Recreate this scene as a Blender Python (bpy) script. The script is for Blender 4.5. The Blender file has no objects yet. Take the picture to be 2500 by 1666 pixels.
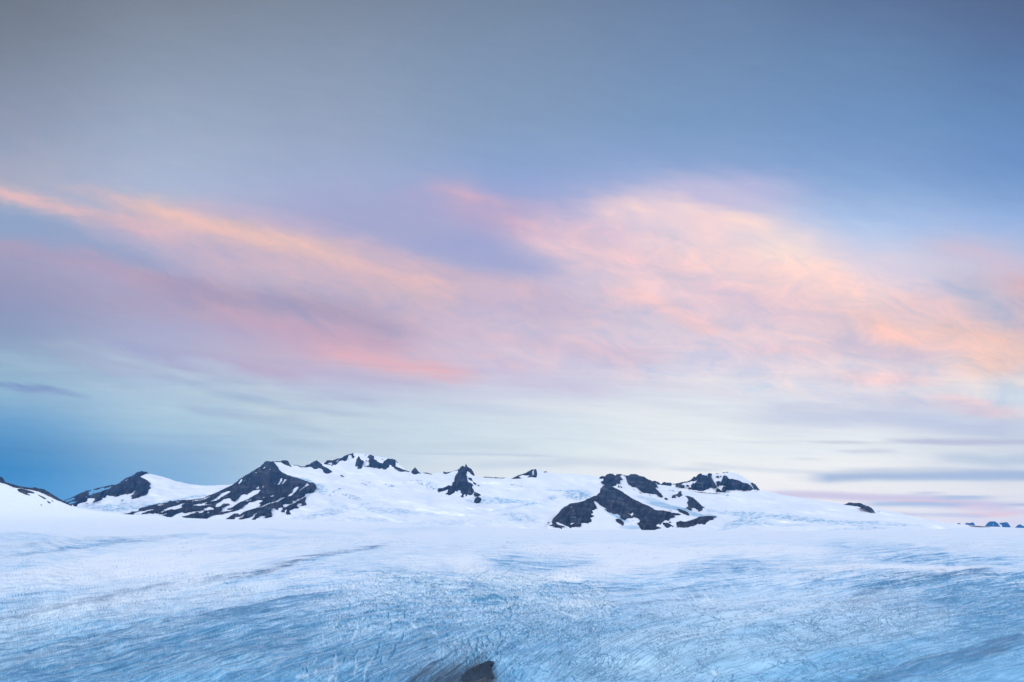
import bpy, math, random
import numpy as np

# ------------------------------------------------------------------ camera, exposure
F = 1700.0            # focal length in photo pixels (photo is 2500 x 1666)
CX, HY = 1250.0, 1278.0   # optical axis column, eye-level row
HC = 300.0            # camera height over the lowest ice, metres
scene = bpy.context.scene
cam_d = bpy.data.cameras.new('camera')
cam = bpy.data.objects.new('camera', cam_d)
scene.collection.objects.link(cam)
cam.location = (0, 0, HC)
cam.rotation_euler = (math.radians(90), 0, 0)
cam_d.sensor_width = 36.0
cam_d.lens = F / 2500 * 36
cam_d.shift_y = (HY - 833.0) / 2500
cam_d.clip_start = 5
cam_d.clip_end = 400000
scene.camera = cam
scene.view_settings.view_transform = 'Standard'
scene.view_settings.look = 'None'
scene.view_settings.exposure = 0
scene.view_settings.gamma = 1
scene.cycles.use_denoising = True
scene.cycles.max_bounces = 5
scene.cycles.volume_bounces = 1
C = scene.collection
HZ = 1.15e-5            # haze, per metre


def lin(c):
    c = np.asarray(c, float) / 255.0
    return np.where(c <= 0.04045, c / 12.92, ((c + 0.055) / 1.055) ** 2.4)

# ------------------------------------------------------------------ noise helpers
_rng = np.random.RandomState(7)
_T = _rng.rand(16, 256, 256)
def vnoise(x, y, s=0):
    x = np.asarray(x, float); y = np.asarray(y, float)
    xi = np.floor(x).astype(int); yi = np.floor(y).astype(int)
    fx = x - xi; fy = y - yi
    fx = fx * fx * (3 - 2 * fx); fy = fy * fy * (3 - 2 * fy)
    t = _T[s % 16]
    a = t[xi & 255, yi & 255]; b = t[(xi + 1) & 255, yi & 255]
    c = t[xi & 255, (yi + 1) & 255]; d = t[(xi + 1) & 255, (yi + 1) & 255]
    return (a * (1 - fx) + b * fx) * (1 - fy) + (c * (1 - fx) + d * fx) * fy
def fbm(x, y, o=4, s=0, g=0.5):
    v = 0; a = 1; n = 0
    for k in range(o):
        v = v + a * vnoise(x * 2 ** k + 17.3 * k, y * 2 ** k + 9.1 * k, s + k)
        n += a; a *= g
    return v / n
def ridged(x, y, o=4, s=0):
    v = 0; a = 1; n = 0
    for k in range(o):
        v = v + a * (1 - abs(2 * vnoise(x * 2 ** k + 31.7 * k, y * 2 ** k + 5.3 * k, s + k) - 1))
        n += a; a *= .5
    return v / n
def sstep(a, b, x):
    t = np.clip((x - a) / (b - a), 0, 1)
    return t * t * (3 - 2 * t)

# ------------------------------------------------------------------ sky
# colours of the dusk sky, by direction: rows are heights above the eye level, columns are bearings
SC = [0, 400, 800, 1250, 1700, 2100, 2500]
SR = {
 -60: [(106,116,130),(116,128,144),(116,130,150),(110,130,156),(98,122,156),(88,112,150),(78,98,134)],
 0:   [(112,122,136),(124,136,152),(124,138,158),(116,136,162),(105,130,165),(95,120,158),(85,106,142)],
 150: [(125,137,155),(138,153,174),(136,153,177),(125,148,178),(115,143,180),(105,138,178),(92,122,165)],
 300: [(143,155,178),(155,170,195),(148,165,192),(132,157,190),(122,154,194),(114,149,194),(103,141,188)],
 400: [(160,168,190),(166,180,206),(157,172,203),(138,164,205),(138,166,209),(128,161,206),(112,147,198)],
 450: [(168,173,194),(168,183,211),(162,174,208),(147,167,212),(165,178,216),(138,170,214),(121,157,206)],
 500: [(162,173,198),(172,184,210),(163,171,208),(158,168,210),(195,191,222),(158,185,224),(136,168,213)],
 550: [(145,166,198),(180,178,206),(172,172,204),(160,168,210),(220,208,224),(176,199,234),(152,181,226)],
 600: [(152,162,194),(182,178,206),(180,178,206),(157,166,210),(226,208,220),(198,207,232),(176,190,222)],
 650: [(158,158,188),(182,174,202),(190,182,204),(167,172,211),(232,210,216),(222,213,226),(192,195,219)],
 700: [(150,153,186),(176,168,196),(190,180,200),(190,185,213),(226,208,216),(231,213,220),(200,194,214)],
 750: [(142,154,188),(172,165,193),(178,168,194),(198,190,212),(216,200,216),(234,211,215),(208,196,208)],
 800: [(140,158,190),(170,172,204),(190,172,198),(204,195,215),(216,204,218),(231,209,215),(226,205,204)],
 850: [(142,166,194),(172,178,206),(200,176,198),(210,199,217),(218,207,222),(226,212,220),(234,208,200)],
 900: [(148,180,204),(172,182,210),(192,184,208),(205,199,220),(214,212,228),(226,216,224),(222,214,218)],
 950: [(146,184,208),(172,198,220),(188,196,219),(202,206,226),(214,219,232),(224,219,229),(212,220,228)],
 1000:[(124,170,206),(174,203,221),(188,209,226),(203,216,231),(220,230,238),(218,223,233),(210,218,229)],
 1050:[(98,156,202),(160,195,219),(188,210,226),(206,223,234),(226,236,241),(226,234,240),(208,218,228)],
 1100:[(80,144,194),(140,181,214),(186,209,226),(209,226,236),(229,238,242),(228,237,241),(208,218,228)],
 1150:[(64,141,196),(128,177,216),(193,214,228),(218,231,239),(236,242,245),(239,242,243),(214,224,233)],
 1200:[(74,152,206),(122,177,220),(200,220,234),(222,232,241),(238,243,246),(238,242,243),(232,236,238)],
 1290:[(78,156,210),(124,178,222),(205,222,238),(226,233,243),(236,238,246),(230,234,244),(222,226,242)],
}
# long soft cloud strokes: points, half width, colour, strength
ST = [
 ([(-60,466),(0,472),(77,491),(172,514),(268,532),(360,560)],14,(226,188,190),.85),
 ([(225,468),(255,474),(318,492),(394,512)],11,(222,188,192),.6),
 ([(380,512),(432,528),(497,548),(574,568),(650,588),(727,606),(804,630),(880,655),(960,680),(1040,700)],29,(238,196,184),.85),
 ([(300,550),(420,585),(560,625),(700,650),(840,690)],34,(205,180,196),.55),
 ([(480,505),(620,525),(760,560),(860,585),(930,605)],18,(192,178,206),.5),
 ([(850,595),(940,625),(1030,645),(1125,668),(1220,690),(1320,715)],15,(214,184,196),.6),
 ([(900,660),(1050,700),(1200,740),(1350,760)],40,(196,178,202),.5),
 ([(-60,530),(60,545),(180,580),(280,615),(360,640)],22,(140,162,198),.7),
 ([(-60,600),(96,612),(230,634),(325,664),(400,690),(520,720)],18,(178,157,184),.6),
 ([(400,700),(560,735),(720,745),(840,770),(950,800)],26,(166,156,184),.6),
 ([(560,770),(700,800),(820,820),(940,845)],22,(196,166,188),.65),
 ([(838,867),(915,884),(972,900),(1049,903),(1106,913)],17,(228,178,188),.75),
 ([(440,880),(560,895),(700,915)],16,(184,168,198),.6),
 ([(300,850),(420,880),(520,905)],16,(158,168,206),.6),
 ([(1180,860),(1240,880),(1270,902)],9,(216,182,200),.4),
 ([(1100,800),(1300,830),(1480,860),(1560,878)],22,(208,186,206),.5),
 ([(1010,488),(1087,514),(1144,532),(1200,550)],12,(184,166,200),.6),
 ([(1110,462),(1183,499),(1259,526),(1310,560),(1374,590)],20,(206,174,198),.85),
 ([(860,540),(1000,590),(1150,620),(1300,655)],34,(152,163,206),.35),
 ([(1330,540),(1412,536),(1460,560)],18,(222,194,212),.7),
 ([(1374,590),(1431,600),(1489,620),(1530,640)],20,(236,202,208),.85),
 ([(1500,515),(1560,500),(1620,505),(1690,525),(1730,560)],20,(246,214,214),.95),
 ([(1615,508),(1660,514)],13,(252,224,216),.6),
 ([(1640,470),(1720,462),(1790,475),(1860,480)],26,(202,194,222),.6),
 ([(1690,450),(1707,436),(1735,430),(1765,446)],7,(205,186,214),.6),
 ([(1810,450),(1840,442),(1868,450),(1880,475)],10,(184,184,222),.5),
 ([(1785,535),(1822,545),(1860,548)],17,(254,222,212),.85),
 ([(1760,580),(1850,590),(1900,590)],14,(208,206,228),.7),
 ([(1890,606),(1956,630),(1985,645),(1960,600)],26,(254,228,214),.95),
 ([(2000,660),(2048,694),(2097,725),(2150,745)],22,(248,214,208),.85),
 ([(1700,640),(1790,662),(1840,680)],24,(246,214,210),.8),
 ([(1560,640),(1640,660),(1720,700)],26,(232,200,210),.6),
 ([(1900,700),(2000,740),(2120,790),(2250,830)],40,(238,206,206),.6),
 ([(2150,800),(2280,820),(2420,850),(2560,880)],34,(236,200,194),.6),
 ([(1640,590),(1760,620),(1880,680)],38,(242,212,212),.55),
 ([(2020,600),(2140,650),(2260,690)],28,(216,208,226),.6),
 ([(1350,600),(1480,680),(1600,720)],34,(232,206,214),.5),
 ([(1540,715),(1600,742),(1680,780),(1725,800)],12,(236,200,204),.7),
 ([(1740,690),(1800,715),(1860,750)],18,(212,196,218),.6),
 ([(1850,740),(1960,770),(2060,790)],34,(226,200,210),.6),
 ([(2110,770),(2162,808),(2180,830)],14,(240,200,192),.7),
 ([(2240,740),(2338,768),(2400,790)],22,(226,198,204),.7),
 ([(2340,800),(2403,815),(2450,822)],15,(240,198,184),.75),
 ([(2440,890),(2500,875),(2560,860)],26,(240,202,190),.75),
 ([(2330,600),(2415,622),(2460,670),(2500,720)],24,(206,192,212),.8),
 ([(2500,700),(2540,800)],24,(214,180,186),.7),
 ([(2360,700),(2423,752),(2455,775)],26,(178,184,208),.75),
 ([(2060,840),(2150,860),(2250,865)],20,(200,190,212),.6),
 ([(2080,920),(2136,930),(2220,925)],16,(238,208,212),.75),
 ([(1860,850),(1960,852)],14,(228,200,210),.6),
 ([(2340,975),(2400,1000),(2440,1010)],13,(232,206,214),.8),
 ([(1180,905),(1300,930),(1450,960)],18,(196,192,220),.45),
 ([(1560,985),(1660,1000),(1800,1018)],12,(208,214,230),.5),
 ([(1900,1020),(2060,1016),(2180,1020),(2300,1035),(2450,1050)],22,(188,200,226),.75),
 ([(1500,1005),(1700,1030),(1880,1050)],26,(226,234,238),.5),
 ([(2225,1076),(2330,1079),(2440,1079),(2560,1080)],6.5,(188,196,220),.95),
 ([(2070,1104),(2116,1104),(2160,1102)],4,(206,214,230),.8),
 ([(2360,1118),(2430,1128),(2500,1122),(2560,1120)],12,(186,204,224),.75),
 ([(2040,1166),(2130,1160),(2250,1160),(2400,1160),(2560,1162)],12,(170,193,222),1.0),
 ([(2080,1150),(2200,1150),(2300,1148)],7,(208,218,230),.6),
 ([(1655,1145),(1700,1146),(1740,1147)],4,(206,220,234),.9),
 ([(1730,1136),(1800,1143),(1900,1150),(1990,1154)],5,(214,225,235),.8),
 ([(1400,1125),(1480,1132),(1560,1135)],11,(206,219,233),.7),
 ([(1000,1108),(1100,1108),(1200,1109),(1340,1114)],3.5,(190,207,226),.8),
 ([(1180,1136),(1280,1132),(1380,1130)],9,(196,213,230),.7),
 ([(960,1090),(1100,1088),(1250,1090)],10,(192,210,224),.5),
 ([(1900,1208),(2000,1209),(2100,1214),(2250,1219),(2330,1226),(2430,1236)],9,(206,206,230),.95),
 ([(2200,1223),(2300,1226),(2370,1238)],4,(232,206,220),.6),
 ([(2400,1255),(2440,1256),(2480,1250)],5,(240,202,212),.75),
 ([(2330,1238),(2400,1244),(2470,1248),(2560,1256)],6,(220,214,232),.7),
 ([(2120,1232),(2220,1231),(2310,1233)],5,(172,199,230),.95),
 ([(2320,1215),(2370,1215),(2415,1214)],4,(178,200,226),.95),
 ([(2230,1204),(2260,1205),(2285,1204)],3,(196,210,230),.9),
 ([(2200,1256),(2300,1258),(2400,1261)],4,(196,208,234),.8),
 ([(2460,1231),(2500,1232),(2560,1233)],3,(178,196,222),.9),
 ([(-60,944),(0,944),(50,946),(107,948)],5,(124,154,196),.95),
 ([(75,958),(150,963),(199,968)],5,(136,158,200),.85),
 ([(0,985),(80,988),(160,990)],6,(142,178,208),.5),
 ([(260,945),(400,960),(500,985)],7,(176,200,216),.5),
 ([(480,955),(600,985),(720,1010)],9,(186,208,218),.6),
 ([(490,1000),(560,1008),(620,1015)],9,(158,182,210),.6),
 ([(560,920),(660,955),(760,985)],10,(184,200,216),.5),
 ([(780,1000),(860,1015)],8,(170,190,214),.6),
 ([(0,870),(150,905),(300,935)],10,(158,186,210),.6),
 ([(300,880),(450,915),(600,950),(700,985)],8,(184,204,220),.6),
 ([(150,840),(260,862),(380,900)],9,(168,184,208),.5),
 ([(500,890),(600,925),(700,955),(820,985)],9,(190,206,222),.65),
 ([(700,940),(800,965),(900,975)],9,(176,190,214),.6),
 ([(760,900),(880,925),(1000,940)],12,(180,176,208),.5),
 ([(560,965),(640,985),(690,1000),(720,1018)],8,(152,178,208),.6),
 ([(660,1000),(740,1020),(860,1025)],12,(196,214,224),.6),
 ([(400,925),(500,940),(580,930)],7,(160,180,208),.55),
 ([(1300,990),(1420,1000),(1600,1010)],12,(226,232,236),.5),
 ([(1740,930),(1850,960),(1950,985),(2050,1000)],14,(222,226,234),.5),
 ([(1900,990),(1960,985),(2020,990)],8,(196,205,226),.6),
 ([(2200,985),(2300,990),(2380,1000)],12,(196,198,220),.5),
 ([(1820,1080),(1950,1078),(2100,1082)],4,(212,222,232),.5),
 ([(2000,1081),(2060,1081),(2130,1081)],3,(200,208,222),.8),
 ([(1925,1120),(1960,1120),(2000,1122)],3,(208,218,230),.7),
 ([(640,1060),(720,1080),(780,1090)],9,(168,196,216),.6),
 ([(600,1020),(700,1035),(760,1050)],7,(170,194,214),.5),
]
def sky_rgb(px, py):
    rows = sorted(SR)
    g = np.array([SR[r] for r in rows], float)           # rows x cols x 3
    px = np.asarray(px, float); py = np.asarray(py, float)
    out = np.zeros(px.shape + (3,))
    for ch in range(3):
        # column-wise interpolation, then across with a smooth step
        cols = np.stack([np.interp(py, rows, g[:, j, ch]) for j in range(len(SC))], -1)
        j = np.clip(np.searchsorted(SC, px, 'right') - 1, 0, len(SC) - 2)
        a = np.array(SC)[j]; b = np.array(SC)[j + 1]
        t = np.clip((px - a) / (b - a), 0, 1); t = .4 * t + .6 * t * t * (3 - 2 * t)
        c0 = np.take_along_axis(cols, j[..., None], -1)[..., 0]
        c1 = np.take_along_axis(cols, j[..., None] + 1, -1)[..., 0]
        out[..., ch] = c0 * (1 - t) + c1 * t
    for pts, w, col, s in ST:
        best = np.full(px.shape, 1e9)
        for i in range(len(pts) - 1):
            (x0, y0), (x1, y1) = pts[i], pts[i + 1]
            dx, dy = x1 - x0, y1 - y0
            t = np.clip(((px - x0) * dx + (py - y0) * dy) / (dx * dx + dy * dy), 0, 1)
            ex = px - x0 - t * dx; ey = py - y0 - t * dy
            sx = 0.22 if w < 14 else 0.4         # soft ends stretch along the wind
            best = np.minimum(best, (ex * sx) ** 2 + ey ** 2)
        if py.min() < 700 or w >= 14: k = s * np.exp(-best / (2 * (w * .85) ** 2))
        else: k = s * np.exp(-(best / (1.15 * w) ** 2) ** 1.6)
        k = k[..., None]
        out = out * (1 - k) + np.array(col, float) * k
    return out

SCAT = np.array([.03, .34, .85])    # what a deep layer of the haze itself looks like
def unhaze(c, py):
    """the sky as it is outside the haze layer, so that through it it has the colours above"""
    tan = np.maximum((HY - py) / F, .001)
    path = np.minimum((2300 - HC) / tan, 52000.)
    T = np.exp(-HZ * path)[:, None]
    return np.clip((c - SCAT * (1 - T)) / T, 0.01, 4)
world = bpy.data.worlds.new('World'); scene.world = world
world.use_nodes = True
wnt = world.node_tree; wnt.nodes.clear()
nt = bpy.data.node_groups.new('dusk_sky', 'ShaderNodeTree')
nt.interface.new_socket('Color', in_out='OUTPUT', socket_type='NodeSocketColor')
def N(tree, t, **kw):
    n = tree.nodes.new(t)
    for k, v in kw.items(): setattr(n, k, v)
    return n
def M(tree, op, a, b=None, c=None, clamp=False):
    n = tree.nodes.new('ShaderNodeMath'); n.operation = op; n.use_clamp = clamp
    for i, v in enumerate((a, b, c)):
        if v is None: continue
        if isinstance(v, (int, float)): n.inputs[i].default_value = v
        else: tree.links.new(v, n.inputs[i])
    return n.outputs[0]
def MR(tree, v, a, b, c=0., d=1., smooth=False):
    n = tree.nodes.new('ShaderNodeMapRange'); n.interpolation_type = 'SMOOTHSTEP' if smooth else 'LINEAR'
    tree.links.new(v, n.inputs[0])
    for i, x in enumerate((a, b, c, d)): n.inputs[i + 1].default_value = x
    return n.outputs[0]
def MIX(tree, f, a, b, mode='MIX'):
    n = tree.nodes.new('ShaderNodeMix'); n.data_type = 'RGBA'; n.blend_type = mode
    for s, v in ((n.inputs[0], f), (n.inputs[6], a), (n.inputs[7], b)):
        if isinstance(v, (int, float)): s.default_value = v
        elif isinstance(v, tuple): s.default_value = v
        else: tree.links.new(v, s)
    return n.outputs[2]
def NOISE(tree, vec, scale, detail=4, rough=.5, dist=0.):
    n = tree.nodes.new('ShaderNodeTexNoise'); n.inputs['Scale'].default_value = scale
    n.inputs['Detail'].default_value = detail; n.inputs['Roughness'].default_value = rough
    n.inputs['Distortion'].default_value = dist
    tree.links.new(vec, n.inputs['Vector'])
    return n.outputs['Fac']
def COMB(tree, x, y, z=0.):
    n = tree.nodes.new('ShaderNodeCombineXYZ')
    for i, v in enumerate((x, y, z)):
        if isinstance(v, (int, float)): n.inputs[i].default_value = v
        else: tree.links.new(v, n.inputs[i])
    return n.outputs[0]

tc = N(nt, 'ShaderNodeTexCoord')
sep = N(nt, 'ShaderNodeSeparateXYZ'); nt.links.new(tc.outputs['Generated'], sep.inputs[0])
yy = M(nt, 'MAXIMUM', sep.outputs[1], 0.12)
U0 = M(nt, 'ADD', M(nt, 'MULTIPLY', M(nt, 'DIVIDE', sep.outputs[0], yy), F), CX)
V0 = M(nt, 'SUBTRACT', HY, M(nt, 'MULTIPLY', M(nt, 'DIVIDE', sep.outputs[2], yy), F))
# wispy displacement of the cloud sheet, finer and flatter towards the horizon
def slant(uk, vk, sl):
    return COMB(nt, M(nt, 'MULTIPLY', U0, uk), M(nt, 'MULTIPLY', M(nt, 'SUBTRACT', V0, M(nt, 'MULTIPLY', U0, sl)), vk))
high = MR(nt, V0, 1130, 850, 0., 1., True)
n1 = NOISE(nt, slant(.0022, .0075, .28), 1.0, 5, .55, .25)
n2 = NOISE(nt, slant(.0026, .0085, .22), 1.0, 6, .6, .35)
n3 = NOISE(nt, slant(.0040, .045, .03), 1.0, 4, .55, .2)
n4 = NOISE(nt, slant(.011, .026, .30), 1.0, 5, .6, .4)
wv = M(nt, 'MULTIPLY', M(nt, 'SUBTRACT', n1, .5), M(nt, 'MULTIPLY', high, 44.))
wu = M(nt, 'MULTIPLY', M(nt, 'SUBTRACT', n2, .5), M(nt, 'MULTIPLY', high, 64.))
wl = M(nt, 'MULTIPLY', M(nt, 'SUBTRACT', n3, .5), MR(nt, V0, 850, 1150, 26., 8.))
w4 = M(nt, 'MULTIPLY', M(nt, 'SUBTRACT', n4, .5), M(nt, 'MULTIPLY', high, 30.))
U = M(nt, 'ADD', U0, wu)
V = M(nt, 'ADD', M(nt, 'ADD', V0, wv), M(nt, 'ADD', wl, w4))
# sheared coordinate that runs with the drift of the clouds
SLP = 0.25
def slope_np(py): return SLP * np.clip((1200 - py) / 600, 0, 1)
slp = MR(nt, V, 1200, 600, 0., SLP)
VP = M(nt, 'SUBTRACT', V, M(nt, 'MULTIPLY', slp, M(nt, 'SUBTRACT', U, CX)))
COLS = np.linspace(-60, 2560, 45)
BANDS = [(-420, 640), (640, 1000), (1000, 1150), (1150, 1300)]
def column_group(pxc):
    """colours of the sky down one bearing"""
    g = bpy.data.node_groups.new('sky_bearing', 'ShaderNodeTree')
    g.interface.new_socket('V', in_out='INPUT', socket_type='NodeSocketFloat')
    g.interface.new_socket('Color', in_out='OUTPUT', socket_type='NodeSocketColor')
    gi = N(g, 'NodeGroupInput'); go = N(g, 'NodeGroupOutput'); v = gi.outputs[0]
    outs = []
    stops = np.linspace(0, 1, 32)
    for v0, v1 in BANDS:
        pyg = np.linspace(-700, 1400, 2101)
        vpg = pyg - slope_np(pyg) * (pxc - CX)
        pys = np.interp(v0 + stops * (v1 - v0), vpg, pyg)
        col = unhaze(lin(sky_rgb(np.full(32, pxc), np.clip(pys, -60, 1290))), pys)
        r = g.nodes.new('ShaderNodeValToRGB')
        el = r.color_ramp.elements
        while len(el) < 32: el.new(0.5)
        for k in range(32): el[k].position = stops[k]
        for k in range(32): el[k].color = (*[float(x) for x in col[k]], 1)
        g.links.new(MR(g, v, v0, v1), r.inputs[0])
        outs.append(r.outputs[0])
    c = outs[0]
    for bi in range(1, len(BANDS)): c = MIX(g, M(g, 'GREATER_THAN', v, BANDS[bi][0]), c, outs[bi])
    g.links.new(c, go.inputs[0])
    return g
groups = [column_group(x) for x in COLS]
sky = None
for ci, g in enumerate(groups):
    n = nt.nodes.new('ShaderNodeGroup'); n.node_tree = g
    nt.links.new(VP, n.inputs[0])
    sky = n.outputs[0] if sky is None else MIX(nt, MR(nt, U, COLS[ci - 1], COLS[ci], 0., 1.), sky, n.outputs[0])
# fine cirrus grain inside the cloud zone
n5 = NOISE(nt, slant(.006, .034, .24), 1.0, 6, .62, .5)
n6 = NOISE(nt, slant(.0055, .016, .34), 1.0, 7, .62, .9)
n7 = NOISE(nt, slant(.0035, .055, .05), 1.0, 6, .62, .6)
body_c = M(nt, 'MULTIPLY', MR(nt, VP, 380, 520, 0., 1., True), MR(nt, VP, 960, 860, 0., 1., True))
n8 = NOISE(nt, slant(.0075, .0165, .2), 1.0, 8, .66, .7)
sc_ = nt.nodes.new('ShaderNodeSeparateColor'); nt.links.new(sky, sc_.inputs[0])
warm = MR(nt, M(nt, 'DIVIDE', sc_.outputs[0], sc_.outputs[2]), .55, 1.0, .12, 1., True)
right = MR(nt, U0, 900, 1700, .45, 1., True)
puff = M(nt, 'MULTIPLY', MR(nt, M(nt, 'ADD', M(nt, 'MULTIPLY', n8, M(nt, 'ADD', right, 0.)), M(nt, 'MULTIPLY', n6, M(nt, 'SUBTRACT', 1., right))), .34, .66, -1., 1.), M(nt, 'MULTIPLY', M(nt, 'MULTIPLY', body_c, warm), .135))
fine_g = MR(nt, n5, .25, .75, -.022, .022)
low = M(nt, 'MULTIPLY', MR(nt, n7, .3, .7, -1., 1.), M(nt, 'MULTIPLY', MR(nt, V0, 820, 920, 0., .05, True), MR(nt, V0, 1180, 1060, .3, 1., True)))
gsum = M(nt, 'ADD', fine_g, low)
gmul = MIX(nt, 1.0, sky, COMB(nt, M(nt, 'ADD', M(nt, 'ADD', gsum, M(nt, 'MULTIPLY', puff, 1.25)), 1.02), M(nt, 'ADD', M(nt, 'ADD', gsum, M(nt, 'MULTIPLY', puff, .45)), 1.01), M(nt, 'ADD', M(nt, 'ADD', M(nt, 'MULTIPLY', gsum, .5), M(nt, 'MULTIPLY', puff, -.12)), 1.01)), 'MULTIPLY')
# behind the viewer: pale afterglow after sunset, joined to a low-sun Nishita sky
nish = N(nt, 'ShaderNodeTexSky', sky_type='NISHITA')
nish.sun_disc = False
nish.sun_elevation = math.radians(4); nish.sun_rotation = math.radians(200)
nish.altitude = 800
nb = N(nt, 'ShaderNodeVectorMath', operation='SCALE'); nt.links.new(nish.outputs[0], nb.inputs[0]); nb.inputs['Scale'].default_value = .10
elev = MR(nt, sep.outputs[2], 0., .9, 0., 1.)
rear = MIX(nt, elev, (.90, .95, 1.02, 1), (.55, .66, .86, 1))
rear = MIX(nt, 1.0, rear, nb.outputs[0], 'ADD')
back = MR(nt, sep.outputs[1], .42, .12, 0., 1., True)
up = MR(nt, V0, -60, -1100, 0., 1., True)
allsky = MIX(nt, M(nt, 'MAXIMUM', back, up), gmul, rear)
go = N(nt, 'NodeGroupOutput'); nt.links.new(allsky, go.inputs[0])
gn = wnt.nodes.new('ShaderNodeGroup'); gn.node_tree = nt
bg = N(wnt, 'ShaderNodeBackground'); wnt.links.new(gn.outputs[0], bg.inputs[0]); bg.inputs[1].default_value = 1.0
wo = N(wnt, 'ShaderNodeOutputWorld'); wnt.links.new(bg.outputs[0], wo.inputs[0])
world.cycles.sampling_method = 'MANUAL'; world.cycles.sample_map_resolution = 512

# soft afterglow light from low behind the viewer's left shoulder
sun_d = bpy.data.lights.new('sun', 'SUN'); sun_d.energy = 1.5; sun_d.angle = math.radians(25)
sun_d.color = (1.0, .95, .93)
sun = bpy.data.objects.new('sun', sun_d); C.objects.link(sun)
sun.rotation_euler = (math.radians(66), 0, math.radians(-58))

# ------------------------------------------------------------------ materials
def surf_mat(name, rough, grain_scale, grain_amt, bump, bscale, spec=.25):
    m = bpy.data.materials.new(name); m.use_nodes = True
    t = m.node_tree; p = t.nodes['Principled BSDF']
    at = N(t, 'ShaderNodeAttribute', attribute_name='albedo')
    geo = N(t, 'ShaderNodeNewGeometry')
    n = NOISE(t, geo.outputs['Position'], grain_scale, 4, .6)
    g = MR(t, n, .3, .7, 1 - grain_amt, 1 + grain_amt)
    c = MIX(t, 1.0, at.outputs['Color'], COMB(t, g, g, g), 'MULTIPLY')
    t.links.new(c, p.inputs['Base Color'])
    p.inputs['Roughness'].default_value = rough
    p.inputs['Specular IOR Level'].default_value = spec
    if bump:
        b = N(t, 'ShaderNodeBump'); b.inputs['Strength'].default_value = bump; b.inputs['Distance'].default_value = 1 / bscale * .5
        t.links.new(NOISE(t, geo.outputs['Position'], bscale, 5, .6), b.inputs['Height'])
        t.links.new(b.outputs[0], p.inputs['Normal'])
    return m
MAT_SNOW = surf_mat('snow', .85, .004, .015, .0, .05, .1)
MAT_ICE = surf_mat('glacier_ice', .6, .06, .03, .0, .05, .2)
MAT_ROCK = surf_mat('rock', .9, .012, .22, .6, .02, .2)

def mesh_obj(name, verts, faces, mat, alb=None, parent=None, smooth=True):
    me = bpy.data.meshes.new(name)
    verts = np.asarray(verts, np.float32); faces = np.asarray(faces, np.int32)
    me.vertices.add(len(verts)); me.vertices.foreach_set('co', verts.ravel())
    me.loops.add(faces.size); me.loops.foreach_set('vertex_index', faces.ravel())
    me.polygons.add(len(faces)); me.polygons.foreach_set('loop_start', np.arange(0, faces.size, faces.shape[1], dtype=np.int32))
    me.polygons.foreach_set('loop_total', np.full(len(faces), faces.shape[1], np.int32))
    me.update(calc_edges=True)
    me.polygons.foreach_set('use_smooth', np.full(len(faces), smooth))
    if alb is not None:
        a = me.attributes.new('albedo', 'FLOAT_COLOR', 'POINT')
        a.data.foreach_set('color', np.concatenate([alb, np.ones((len(alb), 1))], 1).astype(np.float32).ravel())
    me.materials.append(mat)
    me.validate()
    o = bpy.data.objects.new(name, me); C.objects.link(o)
    if parent: o.parent = parent
    return o
def pt(px, py, D):
    return np.stack([(px - CX) / F * D, D, HC + (HY - py) / F * D], -1)

SNOW = np.array([.88, .905, .94]); 
# ------------------------------------------------------------------ skylines (bearing px -> height py)
def poly_y(pts, x):
    p = np.array(pts, float); return np.interp(x, p[:, 0], p[:, 1])
CREST = [(-500,1100),(-100,1150),(0,1172),(15,1181),(60,1192),(85,1193),(110,1202),(130,1214),(160,1230),(185,1239),(230,1247),(300,1255.5),(420,1263.5),(500,1267),
         (620,1269.5),(750,1271.5),(900,1276),(1100,1285),(1300,1291.5),(1400,1294),(1700,1295),(2000,1297),(2200,1296),(2340,1290),(2500,1291),(3000,1293)]
BACK = [(100,1262),(150,1250),(165,1237),(215,1214),(270,1192),(320,1168),(350,1159.5),(366,1157),(398,1164.5),(430,1175),(462,1182.5),(490,1185.5),(520,1186),(560,1184),
        (600,1176),(630,1140),(660,1128),(700,1130),(712,1135.5),(750,1142),(775,1136),(790,1129),(800,1125),(822,1120.5),(840,1114),(864,1107),(880,1106.5),(890,1108),(902,1111),(921,1113.5),(934,1116.5),(946,1118),
        (963,1122),(975,1135),(985,1142),(1000,1152),(1020,1156),(1050,1157),(1080,1154),(1100,1152),(1118,1147.5),(1130,1144),(1145,1150),(1160,1162),(1172,1165.5),(1200,1166),(1250,1168.5),
        (1285,1155),(1300,1149),(1310,1147),(1325,1150),(1345,1155),(1375,1157),(1400,1157.5),(1440,1161),(1460,1163),(1500,1165),(1540,1168),(1600,1180),(1650,1186),(1680,1186),(1700,1184),(1800,1190),
        (1855,1196.5),(1890,1204),(1920,1210),(1960,1216.5),(2010,1224),(2060,1231),(2140,1240.5),(2180,1250),(2220,1259),(2260,1268),(2300,1275),(2340,1280),(2400,1285),(2500,1289.5),(3000,1293)]
_GD = [(1140,9200),(1164,8800),(1240,8000),(1270,7600),(1285,7000),(1290,6800),(1300,6000),(1320,4900),(1350,3900),(1400,3000),(1500,2080),(1600,1560),(1666,1320),(1720,1150),(1900,830),(2400,460)]
_gy = np.arange(1100, 2400, 1.0)
_gd = np.interp(_gy, [p[0] for p in _GD], [p[1] for p in _GD])
for _ in range(2):
    _k = np.ones(17) / 17; _gd = np.convolve(np.pad(_gd, 8, 'edge'), _k, 'valid')
_gd[0:20] = np.interp(_gy[0:20], [1100, 1120], [_gd[20] * 1.04, _gd[20]])
def Dg(px, py): return np.interp(py, _gy, _gd)
def Db(px, py): return 7900 + (1296 - py) * 38.0

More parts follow.
